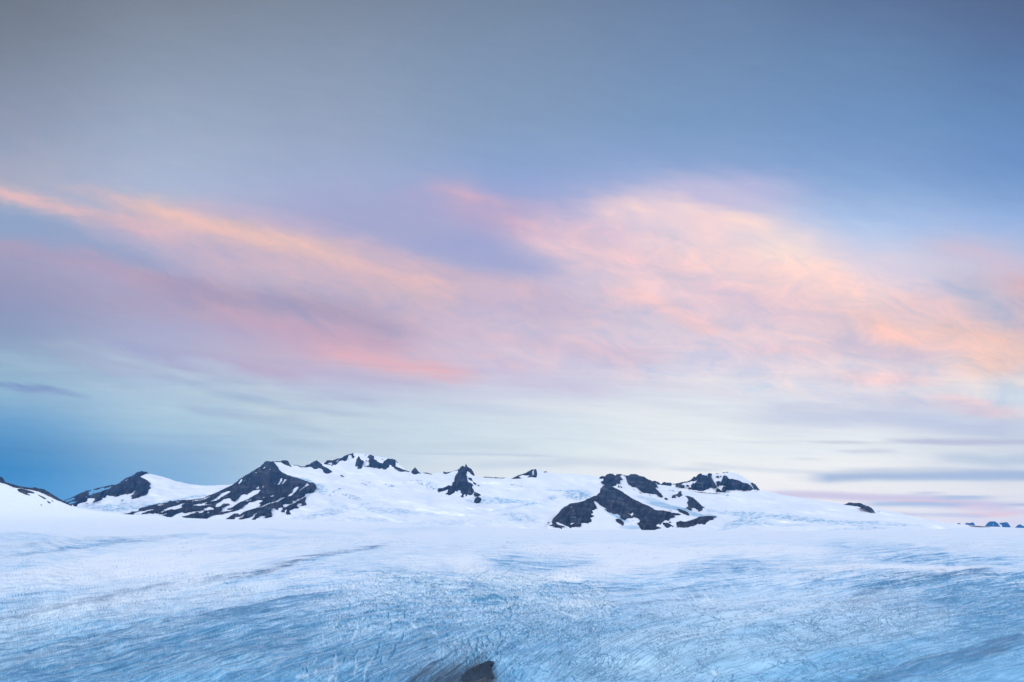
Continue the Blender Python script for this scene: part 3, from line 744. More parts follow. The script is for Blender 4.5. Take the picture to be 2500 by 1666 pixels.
for cx, cy, rx, ry, sl, a in EB:
    d = ((bwx - cx) / rx) ** 2 + ((bwy - cy - sl * (bwx - cx)) / ry) ** 2
    bice = bice + a * (1 - sstep(.3, 1.5, d))
hat = fbm((BX + 1.5 * BY) / 8, BY / 1.7, 4, 7, .75)
bice = np.clip(bice * (.18 + 1.5 * sstep(.40, .66, hat)), 0, 1) + .07 * sstep(.45, .8, fbm(BX / 130, BY / 14, 4, 3))
balb = mix(Csnow * np.array([.985, .975, .985]), np.array([.36, .57, .72]), np.clip(bice, 0, 1))
dk = sstep(.60, .72, fbm((BX + BY) / 4, BY / 1.8, 3, 13)) * np.clip(bice * 1.2, 0, 1)
balb = mix(balb, np.array([.22, .34, .45]), dk * .7)
balb = balb * (1 + .05 * (fbm(BX / 70, BY / 22, 4, 8)[..., None] - .5) * np.array([1.2, 1., .6]))
for cx, cy, rx, ry, sl in ((895,1180,22,7,.3),(820,1203,20,8,-.5),(858,1213,24,6,.3),(950,1186,18,4,.2),(1015,1174,16,1.5,.0),(930,1217,38,1.5,.0),(1045,1188,26,6,.35),(735,1170,32,4,.25),(1262,1186,20,3,.2),(1410,1210,34,10,.1),(1347,1216,10,5,.0),(1720,1240,36,4,.35),(1870,1218,14,1.2,.1),(1765,1206,16,3,.3),(1640,1198,12,2,.2)):
    d = ((BX - cx) / rx) ** 2 + ((BY - cy - sl * (BX - cx)) / ry) ** 2
    mk = sstep(.56, .66, fbm((BX + 1.2 * BY) / 5, (BY - .3 * BX) / 1.8, 3, 5)) * (1 - sstep(.6, 1.3, d))
    balb = mix(balb, np.array([.20, .33, .46]), mk * .75)
BP = pt(BX, BY, BD)
br = back_rows(BP[0], [(9000, -2600), (3500, -700), (900, -60)])
BPf = np.concatenate([np.stack(br), BP]); BAf = np.concatenate([np.broadcast_to(Csnow, (3,) + balb[0].shape), balb])
BPf, BAf = apron(BPf, BAf)
sf = mesh_obj('snowfield', BPf.reshape(-1, 3), grid_faces(*BPf.shape[:2]), MAT_SNOW, BAf.reshape(-1, 3))
sf['kind'] = 'structure'; sf['label'] = 'smooth white snowfield rising between the rocky peaks'

# base ground far below and beyond everything
gm = bpy.data.materials.new('far_snow'); gm.use_nodes = True
gm.node_tree.nodes['Principled BSDF'].inputs['Base Color'].default_value = (.8, .84, .9, 1)
R = 51000
gp = mesh_obj('ground', [(-R, -9000, -170), (R, -9000, -170), (R, R, -170), (-R, R, -170)], [(0, 1, 2, 3)], gm)
gp['kind'] = 'structure'

# ------------------------------------------------------------------ mountains
def inside(poly, x, y):
    r = np.zeros(x.shape, bool); n = len(poly); j = n - 1
    for i in range(n):
        xi, yi = poly[i]; xj, yj = poly[j]
        if yi != yj:
            c = ((yi > y) != (yj > y)) & (x < (xj - xi) * (y - yi) / (yj - yi) + xi)
            r ^= c
        j = i
    return r
def dist(polys, x, y):
    best = np.full(x.shape, 1e9)
    for poly in polys:
        n = len(poly)
        for i in range(n):
            x0, y0 = poly[i]; x1, y1 = poly[(i + 1) % n]
            dx, dy = x1 - x0, y1 - y0; q = dx * dx + dy * dy
            if q == 0: continue
            t = np.clip(((x - x0) * dx + (y - y0) * dy) / q, 0, 1)
            best = np.minimum(best, (x - x0 - t * dx) ** 2 + (y - y0 - t * dy) ** 2)
    return np.sqrt(best)
def components(m):
    """connected patches of a boolean cell grid (union of row runs)"""
    h, w = m.shape
    lab = np.zeros(m.shape, int); parent = [0]
    def find(a):
        while parent[a] != a:
            parent[a] = parent[parent[a]]; a = parent[a]
        return a
    prev = []
    for r in range(h):
        d = np.diff(np.concatenate([[0], m[r].astype(int), [0]]))
        st_ = np.nonzero(d == 1)[0]; en = np.nonzero(d == -1)[0]
        cur = []
        for a, b in zip(st_, en):
            parent.append(len(parent)); k = len(parent) - 1
            for (a2, b2, k2) in prev:
                if a2 < b and a < b2:
                    x, y = find(k), find(k2)
                    if x != y: parent[max(x, y)] = min(x, y)
            lab[r, a:b] = k; cur.append((a, b, k))
        prev = cur
    root = np.array([find(k) for k in range(len(parent))])
    return root[lab]
def solid(name, cells, VX, VY, DF, DBK, mat, alb, parent):
    """closed body: front surface DF, back surface DBK, joined round the rim"""
    h, w = VX.shape
    used = np.zeros((h, w), bool)
    used[:-1, :-1] |= cells; used[1:, :-1] |= cells; used[:-1, 1:] |= cells; used[1:, 1:] |= cells
    idx = np.full((h, w), -1); n = used.sum(); idx[used] = np.arange(n)
    Pf = pt(VX[used], VY[used], DF[used]); Pb = pt(VX[used], VY[used], DBK[used])
    r, c = np.nonzero(cells)
    a, b, d, e = idx[r + 1, c], idx[r + 1, c + 1], idx[r, c + 1], idx[r, c]
    fr = np.stack([a, b, d, e], 1); bk = np.stack([e, d, b, a], 1) + n
    pad = np.pad(cells, 1)
    sides = []
    for (dr, dc, p, q) in ((1, 0, a, b), (-1, 0, d, e), (0, 1, b, d), (0, -1, e, a)):
        out = ~pad[r + 1 + dr, c + 1 + dc]
        sides.append(np.stack([q[out], p[out], p[out] + n, q[out] + n], 1))
    V = np.concatenate([Pf, Pb])
    A = np.concatenate([alb[used], alb[used]])
    off = V.min(0); base = np.array([(V[:, 0].min() + V[:, 0].max()) / 2, V[:, 1].mean(), V[:, 2].min()])
    o = mesh_obj(name, V, np.concatenate([fr, bk] + sides), mat, A, parent)
    return o
def mountain(label, rocks, holes=(), body=None, prof=None, step=1.15, seed=0, brown=.5, warp=2.2, relief=1.0, thick=12., surf=None, group=None, tone=1.0, cols=0., name='rocky_mountain'):
    """rocks: outcrops of bare rock; holes: snow lying inside them; body: outline of the whole snow-and-rock massif.
       prof = (depth at foot, row of foot, metres further away per row)"""
    allp = [p for poly in (([body] if body else []) + list(rocks)) for p in poly]
    xs = [p[0] for p in allp]; ys = [p[1] for p in allp]
    vx = np.arange(min(xs) - 3, max(xs) + 3, step); vy = np.arange(min(ys) - 3, max(ys) + 3, step)
    VX, VY = np.meshgrid(vx, vy)
    cxm = (VX[:-1, :-1] + VX[1:, 1:]) / 2; cym = (VY[:-1, :-1] + VY[1:, 1:]) / 2
    wx = cxm + warp * 1.3 * (fbm(cxm / 4.5, cym / 4.5, 3, seed + 1) - .5) * 2 ; wy = cym + warp * (fbm(cxm / 4.5 + 50, cym / 4.5, 3, seed + 2) - .5) * 2
    rock = np.zeros(cxm.shape, bool)
    for p in rocks: rock |= inside(p, wx, wy)
    for p in holes: rock &= ~inside(p, wx, wy)
    base = surf or Db
    if prof and prof[0] > 20000: D0, y0, kk = prof; base = lambda X, Y: D0 + kk * (y0 - Y)
    outl = [body] if body else list(rocks)
    dv = dist(outl, VX, VY)
    ins = np.zeros(VX.shape, bool)
    for p in outl: ins |= inside(p, VX, VY)
    dv = np.where(ins, dv, 0)
    B = base(VX, VY)
    mp = B / F
    tap = sstep(0, 10, dv)
    # ridges and gullies run down the slope
    ft = ridged((VX + .35 * VY) / 5.5, VY / 13, 4, seed + 7)
    rel = (ridged(VX / 26 + .25 * VY / 26, VY / 60, 4, seed + 3) - .5) * 44 + (ridged(VX / 7 + VY / 30, VY / 11, 4, seed + 6) - .5) * 15 + cols * 2 * (vnoise(VX / 3.2, VY / 40, seed) - .5) * 10
    # the massif swells out of the snow: shallow at its rim, steep in its middle
    swell = (1 - np.exp(-dv / 26)) * 26 * (2.4 if body else 1.5) + .35 * dv
    DF = B - rel * mp * relief * tap - swell * mp - mp * .6
    DBK = B + np.minimum(dv, 60) * mp * thick / 4 + 5
    if body: DF = DF - mp * .5
    t = fbm(VX / 18, VY / 12, 4, seed + 9); t2 = fbm(VX / 5, VY / 5, 4, seed + 4)
    lay = fbm(VX / 30 + VY / 9, VY / 6 - VX / 22, 3, seed + 8)
    alb = np.array([.019, .025, .040]) * (.5 + 1.0 * t2[..., None]) * tone
    alb = mix(alb, np.array([.060, .042, .042]) * tone, np.clip((t - .42) * 3 * brown, 0, .85))
    alb = mix(alb, np.array([.10, .11, .135]) * tone, np.clip((lay - .55) * 2.6, 0, .6))
    alb = alb * .5 * (.3 + 1.5 * sstep(.35, .8, ft))[..., None] * (1 + cols * .5 * (vnoise(VX / 2.6, VY / 60, seed + 2) - .5))[..., None]
    root = bpy.data.objects.new(name, None); C.objects.link(root)
    jx = sum(xs) / len(xs); jy = max(ys)
    root['label'] = label; root['category'] = 'mountain'; root['kind'] = 'thing'
    if group: root['group'] = group
    if body:
        binc = inside(body, wx, wy) & ~rock
        bt = fbm(VX / 40, VY / 10, 4, seed + 5)
        bi = np.zeros(VX.shape)
        for q in ICEB:
            d = ((VX - q[0]) / q[2]) ** 2 + ((VY - q[1] - q[4] * (VX - q[0])) / q[3]) ** 2
            bi = bi + q[5] * (1 - sstep(.3, 1.5, d))
        bi = np.clip(bi * (.3 + 1.5 * fbm(VX / 8, VY / 2.4, 4, 7, .7)), 0, 1)
        sal = mix(Csnow * np.array([.985, .975, .985]) * (1 + .05 * (bt[..., None] - .5)), np.array([.38, .56, .70]), bi)
        DFs = B - (rel * .12) * mp * tap - swell * mp - mp * .6
        solid('snow_slope', binc, VX, VY, DFs, DBK, MAT_SNOW, sal, root)
    lab = components(rock)
    ids, cnt = np.unique(lab[lab > 0], return_counts=True)
    for i, n in sorted(zip(ids, cnt), key=lambda q: -q[1]):
        if n < 5: continue
        solid('rock_face' if n > 1500 else 'rock_outcrop', lab == i, VX, VY, DF, DBK, MAT_ROCK, alb, root)
    return root
ICEB = [(1590,1221,40,5,.25,.5),(1625,1236,48,6,.2,.8),(1660,1243,24,5,.2,.8),(1700,1257,26,6,.3,.8),(1735,1262,30,6,.1,.5),(1500,1258,26,4,.5,.8),(1520,1268,16,6,.4,.6),(1545,1288,34,5,0,.6),(1580,1284,12,8,.3,.6),(1750,1255,24,6,0,.4),
        (1490,1187,14,4,.5,.3),(780,1200,10,8,0,0)]
Zs = dict(a=(560,1110,9.225), b=(300,1150,7.843), c=(730,1090,7.843), d=(1050,1120,12.06), e=(1330,1150,10.23), f=(1540,1150,10.23), g=(1610,1140,9.05), h=(150,1140,10.23), l=(0,1080,4.706), m=(700,1080,4.706), n=(1000,1080,4.706), r=(2000,1110,4.706))
def q(z, *p): return zp(Zs[z], p)

# --- near ridge at the left edge
mountain('brown rocky ridge at the left edge, running down to the glacier', [
  q('l',(-220,250),(-120,330),(0,393),(20,400),(50,440),(80,465),(150,482),(210,500),(300,515),(350,525),(400,518),(470,535),(500,540),(560,570),(620,610),(700,660),(760,690),(865,748),(790,722),(700,682),(640,660),(580,628),(520,600),(450,570),(380,552),(300,540),(220,528),(150,520),(90,490),(0,462),(-220,400)),
  q('l',(195,545),(220,530),(300,545),(380,570),(410,592),(340,585),(310,582),(360,620),(290,600),(220,570)),
  q('l',(420,596),(480,618),(550,660),(500,648)), q('l',(535,668),(600,705),(560,698)), q('l',(590,668),(625,675),(600,680)), q('l',(458,714),(488,720),(470,726))],
  surf=Dg, seed=1, brown=1.3, warp=1.0, relief=.25, tone=1.35, thick=4)
# --- hooked peak at the left
mountain('dark hooked peak at the left whose right shoulder is a smooth white snow cone', [
  q('h',(40,850),(130,815),(250,770),(420,690),(560,620),(660,585),(760,590),(830,555),(910,515),(960,520),(1080,485),(1200,460),(1260,445),(1340,455),(1440,415),(1530,340),(1600,280),(1680,255),(1740,240),(1810,200),(1860,155),(1930,115),(1960,128),(2010,105),(2060,120),(2130,118),(2150,145),(2200,180),(2130,175),(2080,182),(2030,215),(1970,245),(2030,265),(2100,290),(2160,340),(2200,390),(2230,430),(2200,450),(2210,490),(2240,540),(2190,570),(2170,640),(2100,690),(2010,720),(1900,770),(1760,805),(1750,780),(1770,750),(1720,745),(1800,670),(1860,590),(1810,600),(1760,650),(1700,665),(1650,690),(1590,665),(1560,690),(1480,695),(1420,735),(1340,765),(1300,765),(1290,745),(1200,762),(1150,745),(1110,795),(1000,830),(900,870),(770,888),(800,820),(680,815),(610,870),(550,925),(480,960),(360,1010),(250,1000),(130,950),(0,900)),
  q('h',(690,950),(760,915),(720,950)), q('h',(1480,845),(1560,810),(1640,765),(1530,842)), q('h',(1200,865),(1310,800),(1260,840)), q('h',(580,940),(670,890),(620,938)), q('h',(850,915),(1000,880),(930,910))],
  holes=[q('h',(670,630),(760,590),(880,575),(960,550),(1050,520),(1080,545),(1200,505),(1250,488),(1200,540),(1060,590),(960,630),(860,660),(800,665),(740,712),(680,705)),
  q('h',(80,850),(300,780),(358,785),(300,825),(130,880)), q('h',(180,910),(260,870),(330,875),(390,862),(340,900),(210,942)), q('h',(1590,340),(1660,315),(1620,365)), q('h',(1010,635),(1060,630),(1040,660)),
  q('h',(1010,690),(1110,622),(1125,632),(1040,685)), q('h',(575,762),(640,745),(642,760)), q('h',(1805,370),(1825,370),(1815,435)), q('h',(2060,530),(2080,500),(2070,520)), q('h',(2040,610),(2100,590),(2060,618))],
  prof=(9700,1240,16), seed=2, brown=.8, warp=1.0)
# --- the large dark pyramid
M3 = q('b',(-20,832),(60,815),(170,760),(250,750),(330,710),(430,690),(500,660),(640,640),(700,622),(780,618),(860,600),(890,572),(920,570),(930,580),(1000,575),(1080,560),(1250,555),(1400,530),(1540,520),(1600,490),(1750,430),(1930,345),(2090,270),(2140,210),(2250,140),(2353,85)) + \
     q('a',(60,680),(130,610),(240,550),(330,485),(450,420),(560,350),(700,260),(820,150),(850,145),(950,155),(1020,158),(1010,175),(1060,240),(1120,330),(1190,395),(1280,450),(1400,495),(1550,530),(1650,570),(1750,600),(1840,640),(1880,625),(1950,690),(1955,740),(1985,750),(1930,790),(1920,830),(1860,860),(1800,870),(1760,1000),(1730,1060),(1770,1120),(1760,1170),(1700,1200),(1600,1215),(1580,1250),(1450,1260),(1390,1300),(1380,1340),(1440,1345),(1450,1370),(1400,1385),(1340,1370),(1200,1420),(960,1440),(800,1450),(740,1470),(520,1480),(0,1480)) + \
     q('b',(2100,945),(1620,935),(1080,915),(740,900),(280,870),(-20,855))
mountain('large dark pyramid left of centre with snow-striped lower slopes', [M3],
  holes=[q('b',(180,833),(240,800),(300,780),(380,768),(480,755),(600,730),(690,715),(560,750),(430,785),(350,820),(280,850)), q('b',(655,660),(700,645),(810,638),(750,655),(690,668)),
  q('b',(730,750),(800,725),(880,690),(950,670),(1050,640),(1150,615),(1250,600),(1290,605),(1200,620),(1120,650),(1140,670),(1120,695),(1215,673),(1150,700),(1050,730),(980,745),(930,735),(850,755),(760,790),(670,795),(720,770),(800,745)),
  q('b',(650,858),(720,835),(830,800),(850,815),(780,850),(740,875)), q('b',(800,872),(910,822),(860,852)),
  q('b',(900,890),(1000,840),(1080,815),(1150,795),(1150,812),(1220,800),(1280,770),(1400,760),(1540,745),(1560,715),(1650,680),(1700,695),(1760,715),(1740,740),(1560,760),(1530,800),(1420,820),(1400,808),(1500,782),(1420,790),(1300,830),(1180,865),(1080,890)),
  q('b',(1300,655),(1360,635),(1500,620),(1600,590),(1700,555),(1800,500),(1880,430),(1950,410),(2050,380),(2065,400),(1970,460),(1870,510),(1850,535),(1780,570),(1650,585),(1560,635),(1640,640),(1740,610),(1700,640),(1580,655),(1480,670),(1420,660),(1360,665)),
  q('b',(1300,582),(1420,550),(1500,553),(1600,510),(1670,488),(1600,530),(1500,562),(1400,572)), q('b',(980,602),(1080,586),(1130,588),(1050,600)),
  q('b',(1760,670),(1790,620),(1860,590),(1950,530),(2030,520),(2070,550),(2080,575),(2150,575),(2200,545),(2240,490),(2300,450),(2353,430),(2353,545),(2250,580),(2190,610),(2120,650),(2050,690),(1990,745),(2110,735),(2050,765),(1900,785),(1820,800),(1900,750),(1890,720),(1920,690),(2060,640),(2050,630),(1930,625),(1910,650),(1860,680),(1780,700)),
  q('b',(1620,905),(1700,850),(1800,830),(1900,820),(2000,795),(2130,785),(2240,740),(2353,660),(2353,770),(2250,830),(2200,815),(2130,820),(2050,870),(1950,940),(1620,940)), q('b',(1610,800),(1670,780),(1640,803)),
  q('a',(0,1010),(30,1000),(60,1045),(130,1045),(200,980),(260,910),(300,890),(340,885),(400,905),(440,875),(500,850),(560,790),(700,795),(650,880),(560,915),(470,970),(400,1010),(250,1070),(150,1130),(60,1190),(0,1220)),
  q('a',(320,1060),(440,1030),(570,975),(540,1000),(420,1050)),
  q('a',(0,1330),(200,1250),(300,1190),(320,1160),(400,1110),(460,1070),(560,1050),(640,1020),(720,1020),(770,1045),(720,1070),(680,1090),(720,1120),(690,1160),(600,1210),(480,1240),(330,1290),(220,1350),(200,1330),(100,1330),(0,1390)),
  q('a',(0,1240),(80,1232),(60,1250),(0,1262)),
  q('a',(630,1195),(750,1150),(850,1100),(990,1060),(1100,1010),(1160,960),(1220,940),(1300,955),(1200,1000),(1080,1070),(930,1095),(850,1130),(770,1180),(700,1220),(760,1190)),
  q('a',(1310,945),(1400,860),(1460,760),(1550,715),(1555,770),(1480,850),(1400,930)), q('a',(1480,885),(1600,770),(1700,710),(1750,630),(1760,660),(1810,680),(1700,740),(1560,830)),
  q('a',(1070,680),(1120,620),(1160,540),(1205,525),(1190,580),(1140,670)), q('a',(1155,680),(1210,620),(1240,560),(1305,555),(1230,650)), q('a',(995,682),(1030,635),(1035,655)),
  q('a',(195,660),(230,600),(280,550),(300,560),(270,620),(225,665)), q('a',(280,672),(400,588),(500,503),(492,530),(375,622)), q('a',(725,338),(815,272),(800,300)), q('a',(895,330),(920,312),(928,352)),
  q('a',(595,770),(600,730),(640,720),(655,660),(652,710),(672,760),(620,782)), q('a',(565,738),(582,730),(582,775)), q('a',(750,742),(782,705),(778,735)), q('a',(720,968),(830,942),(780,982)), q('a',(905,955),(1005,905),(990,940)), q('a',(660,325),(690,312),(685,325)), q('a',(590,412),(615,400),(612,415)),
  q('a',(1200,1130),(1250,1105),(1350,1100),(1420,1090),(1420,1020),(1480,1040),(1560,965),(1600,985),(1690,930),(1720,880),(1800,870),(1740,1060),(1720,950),(1640,1000),(1540,1050),(1480,1090),(1360,1140),(1290,1180),(1210,1190)),
  q('a',(1500,1150),(1560,1070),(1620,1080),(1640,1130),(1560,1190)), q('a',(1390,1198),(1460,1165),(1440,1192)),
  q('a',(860,1270),(940,1290),(950,1230),(990,1190),(1050,1240),(1110,1260),(1100,1215),(1190,1180),(1200,1230),(1150,1280),(1180,1310),(1240,1300),(1250,1250),(1310,1240),(1260,1320),(1320,1370),(1400,1390),(1300,1460),(900,1475),(800,1450),(950,1400),(960,1370),(950,1310),(900,1280)),
  q('a',(90,1490),(150,1415),(200,1410),(300,1350),(360,1320),(310,1400),(210,1445),(200,1490)), q('a',(250,1490),(350,1430),(480,1410),(550,1330),(640,1300),(590,1350),(560,1410),(510,1450),(500,1490)),
  q('a',(590,1490),(600,1440),(700,1370),(820,1345),(800,1430),(900,1490)), q('a',(715,1355),(760,1325),(845,1308),(800,1330))],
  body=M3, prof=(8350,1275,15), seed=3, brown=.75, warp=.9)
mountain('thin dark moraine crest lying at the foot of the large pyramid', [q('a',(1130,1466),(1240,1458),(1350,1430),(1450,1408),(1550,1400),(1450,1428),(1340,1452),(1240,1470))], seed=4, relief=.1, warp=.5, name='moraine_ridge')
# --- ridge and dark wedge right of the pyramid
mountain('blunt dark wedge right behind the large pyramid, with a thin ridge joining them', [
  q('a',(1010,160),(1060,150),(1140,150),(1190,137),(1260,130),(1320,145),(1350,190),(1400,290),(1360,270),(1340,255),(1280,240),(1200,200),(1150,170),(1010,175)),
  q('a',(1330,180),(1440,235),(1540,235),(1640,275),(1700,272),(1780,285),(1640,290),(1540,250),(1440,245)),
  q('c',(0,370),(30,385),(100,390),(150,350),(200,345),(270,295),(335,265),(400,320),(455,345),(500,370),(560,410),(640,460),(700,495),(750,540),(700,535),(640,520),(605,525),(600,550),(570,565),(500,560),(470,520),(435,475),(375,440),(365,462),(300,455),(250,450),(265,420),(240,400),(190,390),(110,402),(40,400),(0,392)),
  q('c',(778,543),(820,552),(855,575),(820,580))], holes=[q('c',(325,440),(350,430),(350,445))], seed=5, warp=.7, relief=.5)
# --- summit massif
mountain('highest massif left of centre, a snowy crown broken by dark crags', [
  q('c',(460,340),(540,268),(640,268),(720,238),(800,222),(860,188),(920,160),(1040,128),(1050,175),(1060,200),(1020,225),(1010,200),(1000,160),(950,170),(930,220),(900,270),(860,285),(830,260),(790,275),(760,300),(760,340),(750,380),(690,410),(670,390),(640,410),(600,410),(590,380),(540,365),(500,365)),
  q('c',(1145,185),(1190,220),(1235,290),(1220,340),(1200,370),(1220,400),(1250,440),(1210,445),(1205,480),(1180,492),(1170,455),(1110,455),(1080,448),(1090,420),(1130,415),(1070,385),(1090,330),(1095,250)),
  q('c',(1340,175),(1360,163),(1390,170),(1440,190),(1450,230),(1480,260),(1500,290),(1560,320),(1600,330),(1640,270),(1700,233),(1780,243),(1830,255),(1850,300),(1850,380),(1900,410),(1960,430),(2020,450),(2130,492),(2040,494),(1930,482),(1860,440),(1810,400),(1750,385),(1700,405),(1660,440),(1610,440),(1590,410),(1530,420),(1480,395),(1400,405),(1350,395),(1290,385),(1240,378),(1340,365),(1350,330),(1330,300),(1320,240),(1290,292),(1265,260),(1280,215)),
  q('c',(1255,160),(1280,158),(1270,188)), q('c',(1560,240),(1600,238),(1640,265),(1590,272)), q('c',(1830,250),(1880,300),(1925,362),(1850,295)), q('c',(975,347),(1040,352),(1075,375),(1020,362)), q('c',(1400,395),(1450,415),(1520,470),(1440,420)), q('c',(795,285),(805,285),(800,350))],
  holes=[q('c',(550,320),(620,295),(640,340),(700,300),(720,258),(800,232),(740,290),(680,320),(600,372),(600,345),(560,345)), q('c',(1735,295),(1755,285),(1750,315)), q('c',(1100,350),(1125,370),(1110,420),(1095,400))], seed=6, warp=.9, relief=.5)
mountain('small lone pointed pinnacle right of the summit massif', [q('c',(2148,490),(2180,440),(2225,400),(2262,450),(2292,490),(2345,522),(2280,522),(2240,547),(2200,550),(2160,522))], seed=7, warp=.4, relief=.4)
mountain('low broken line of rocks along the snow skyline left of the sharp centre peak', [q('m',(1562,350),(1590,348),(1625,352),(1662,368),(1600,362)), q('d',(-10,458),(50,442),(70,446),(30,472)), q('d',(380,432),(395,378),(430,392),(480,405),(590,390),(700,362),(815,330),(820,345),(700,372),(600,402),(520,440),(460,462)), q('d',(210,412),(250,405),(240,420)), q('d',(310,405),(370,385),(350,402)), q('d',(420,492),(465,496),(440,502))], step=.9, seed=8, warp=.3, relief=.1, name='rocky_ridge')
# --- sharp centre peak
mountain('sharp dark horn at the centre with ragged lower edge and one round crag below it', [
  q('d',(810,330),(870,290),(920,230),(970,205),(1010,240),(1030,210),(1055,148),(1080,200),(1130,260),(1210,295),(1260,370),(1290,440),(1325,527),(1280,500),(1210,460),(1150,420),(1110,360),(1080,400),(1060,480),(1090,520),(1085,570),(1100,630),(1140,690),(1190,700),(1270,780),(1310,880),(1350,950),(1410,990),(1500,1080),(1400,1112),(1310,1120),(1270,1040),(1290,1030),(1190,1075),(1100,1060),(1090,1090),(1035,1112),(1030,1080),(950,1132),(890,1110),(910,1060),(890,1000),(900,960),(840,920),(800,970),(740,950),(720,990),(680,1040),(600,1112),(530,1100),(520,1070),(455,1045),(510,990),(530,930),(510,905),(420,940),(330,965),(270,970),(255,1000),(220,930),(240,880),(280,865),(370,870),(440,780),(560,690),(700,560),(820,400)),
  q('d',(1100,568),(1180,558),(1240,578),(1290,640),(1362,762),(1330,768),(1230,700),(1170,650)),
  q('d',(1400,1118),(1450,1138),(1512,1190),(1512,1240),(1450,1320),(1380,1372),(1270,1420),(1300,1340),(1250,1290),(1290,1220),(1350,1150)), q('d',(1400,800),(1425,770),(1455,795),(1420,808)), q('d',(1560,545),(1600,535),(1650,548),(1600,558))],
  holes=[q('d',(1118,370),(1150,390),(1205,450),(1180,440)), q('d',(330,910),(350,915),(340,940)), q('d',(980,350),(1015,340),(1000,362))], prof=(10300,1222,16), step=.95, seed=9, warp=.6, brown=.45)
# --- small dome
mountain('small crag with a white patch, halfway along the skyline right of the sharp centre peak', [q('n',(1170,417),(1240,385),(1340,350),(1400,315),(1450,308),(1480,362),(1490,370),(1560,335),(1590,342),(1520,352),(1485,372),(1500,432),(1440,440),(1340,425),(1200,422))],
  holes=[q('n',(1250,395),(1290,375),(1385,375),(1335,420),(1280,412)), q('n',(1408,330),(1432,315),(1425,370),(1403,388))], step=.95, seed=10, warp=.5, relief=.4)
mountain('thin dark rock line on the snow skyline right of the sharp centre peak', [q('n',(845,401),(870,396),(970,406),(980,402),(1040,410),(1115,407),(1060,418),(980,413),(880,407))], step=.9, seed=11, warp=.3, relief=.1, name='rocky_ridge')
# --- big double mountain right of centre
R1 = q('e',(165,1280),(200,1200),(270,1120),(350,1050),(400,970),(490,900),(560,870),(650,790),(750,770),(800,770),(900,730),(1010,690),(1100,640),(1260,550),(1350,480),(1420,410),(1500,340),(1560,270),(1640,230),(1700,180),(1760,120),(1800,80),(1900,80),(1960,95),(1920,112),(1870,125),(1900,160),(1950,215),(1880,215),(1870,240),(1880,290),(1880,320),(1800,310),(1780,370),(1690,390),(1900,500),(2050,600),(2200,700),(2353,770)) + \
     q('f',(330,830),(430,860),(520,920),(600,970),(700,985),(800,985),(920,1010),(1060,1045),(1180,1060),(1250,1090),(1150,1100),(1060,1110),(1120,1155),(1000,1185),(940,1240),(900,1230),(840,1240),(800,1280),(760,1310),(750,1360),(610,1370),(700,1400),(770,1430),(800,1500),(290,1500),(210,1380),(150,1320),(230,1280),(240,1240),(160,1170),(60,1150)) + \
     q('e',(2230,1180),(2170,1165),(2080,1180),(1990,1220),(1900,1180),(1890,1110),(1800,1060),(1680,1050),(1560,970),(1450,890),(1350,820),(1250,735),(1215,780),(1270,860),(1320,960),(1290,940),(1250,970),(1180,990),(1210,1050),(1150,1080),(1240,1135),(1130,1180),(1170,1220),(1180,1270),(1100,1300),(1000,1300),(890,1300),(910,1350),(880,1395),(820,1390),(690,1410),(640,1435),(590,1390),(450,1330),(330,1270),(280,1255),(270,1290),(300,1330),(400,1360),(490,1390),(430,1420),(430,1455),(330,1410),(240,1390),(90,1355),(200,1330))
R2 = q('e',(1940,100),(2020,115),(2100,105),(2150,80),(2250,75),(2353,105)) + q('f',(180,100),(240,125),(320,140),(440,215),(560,260),(600,285),(650,340),(690,430),(640,400),(600,410),(680,500),(805,635),(790,662),(740,660),(700,630),(640,580),(560,580),(400,540),(330,545),(200,460),(140,400),(90,410),(0,380)) + q('e',(2290,390),(2240,410),(2100,340),(2050,260),(2040,190),(2010,140))
body6 = q('e',(150,1300),(200,1200),(270,1120),(350,1050),(400,970),(490,900),(560,870),(650,790),(750,770),(800,770),(900,730),(1010,690),(1100,640),(1260,550),(1350,480),(1420,410),(1500,340),(1560,270),(1640,230),(1700,180),(1760,120),(1800,80),(1900,80),(1960,95),(2020,115),(2100,105),(2150,80),(2250,75),(2353,105)) + \
     q('f',(180,100),(240,125),(320,140),(440,215),(560,260),(650,320),(760,400),(950,440),(1100,500),(1250,500),(1340,600),(1530,655),(1620,720),(1700,800),(1790,890),(1900,935),(2000,1000),(2170,1140),(2100,1300),(2010,1430),(1900,1500),(290,1500),(100,1500)) + q('e',(1800,1500),(900,1480),(430,1500),(100,1480),(60,1400))
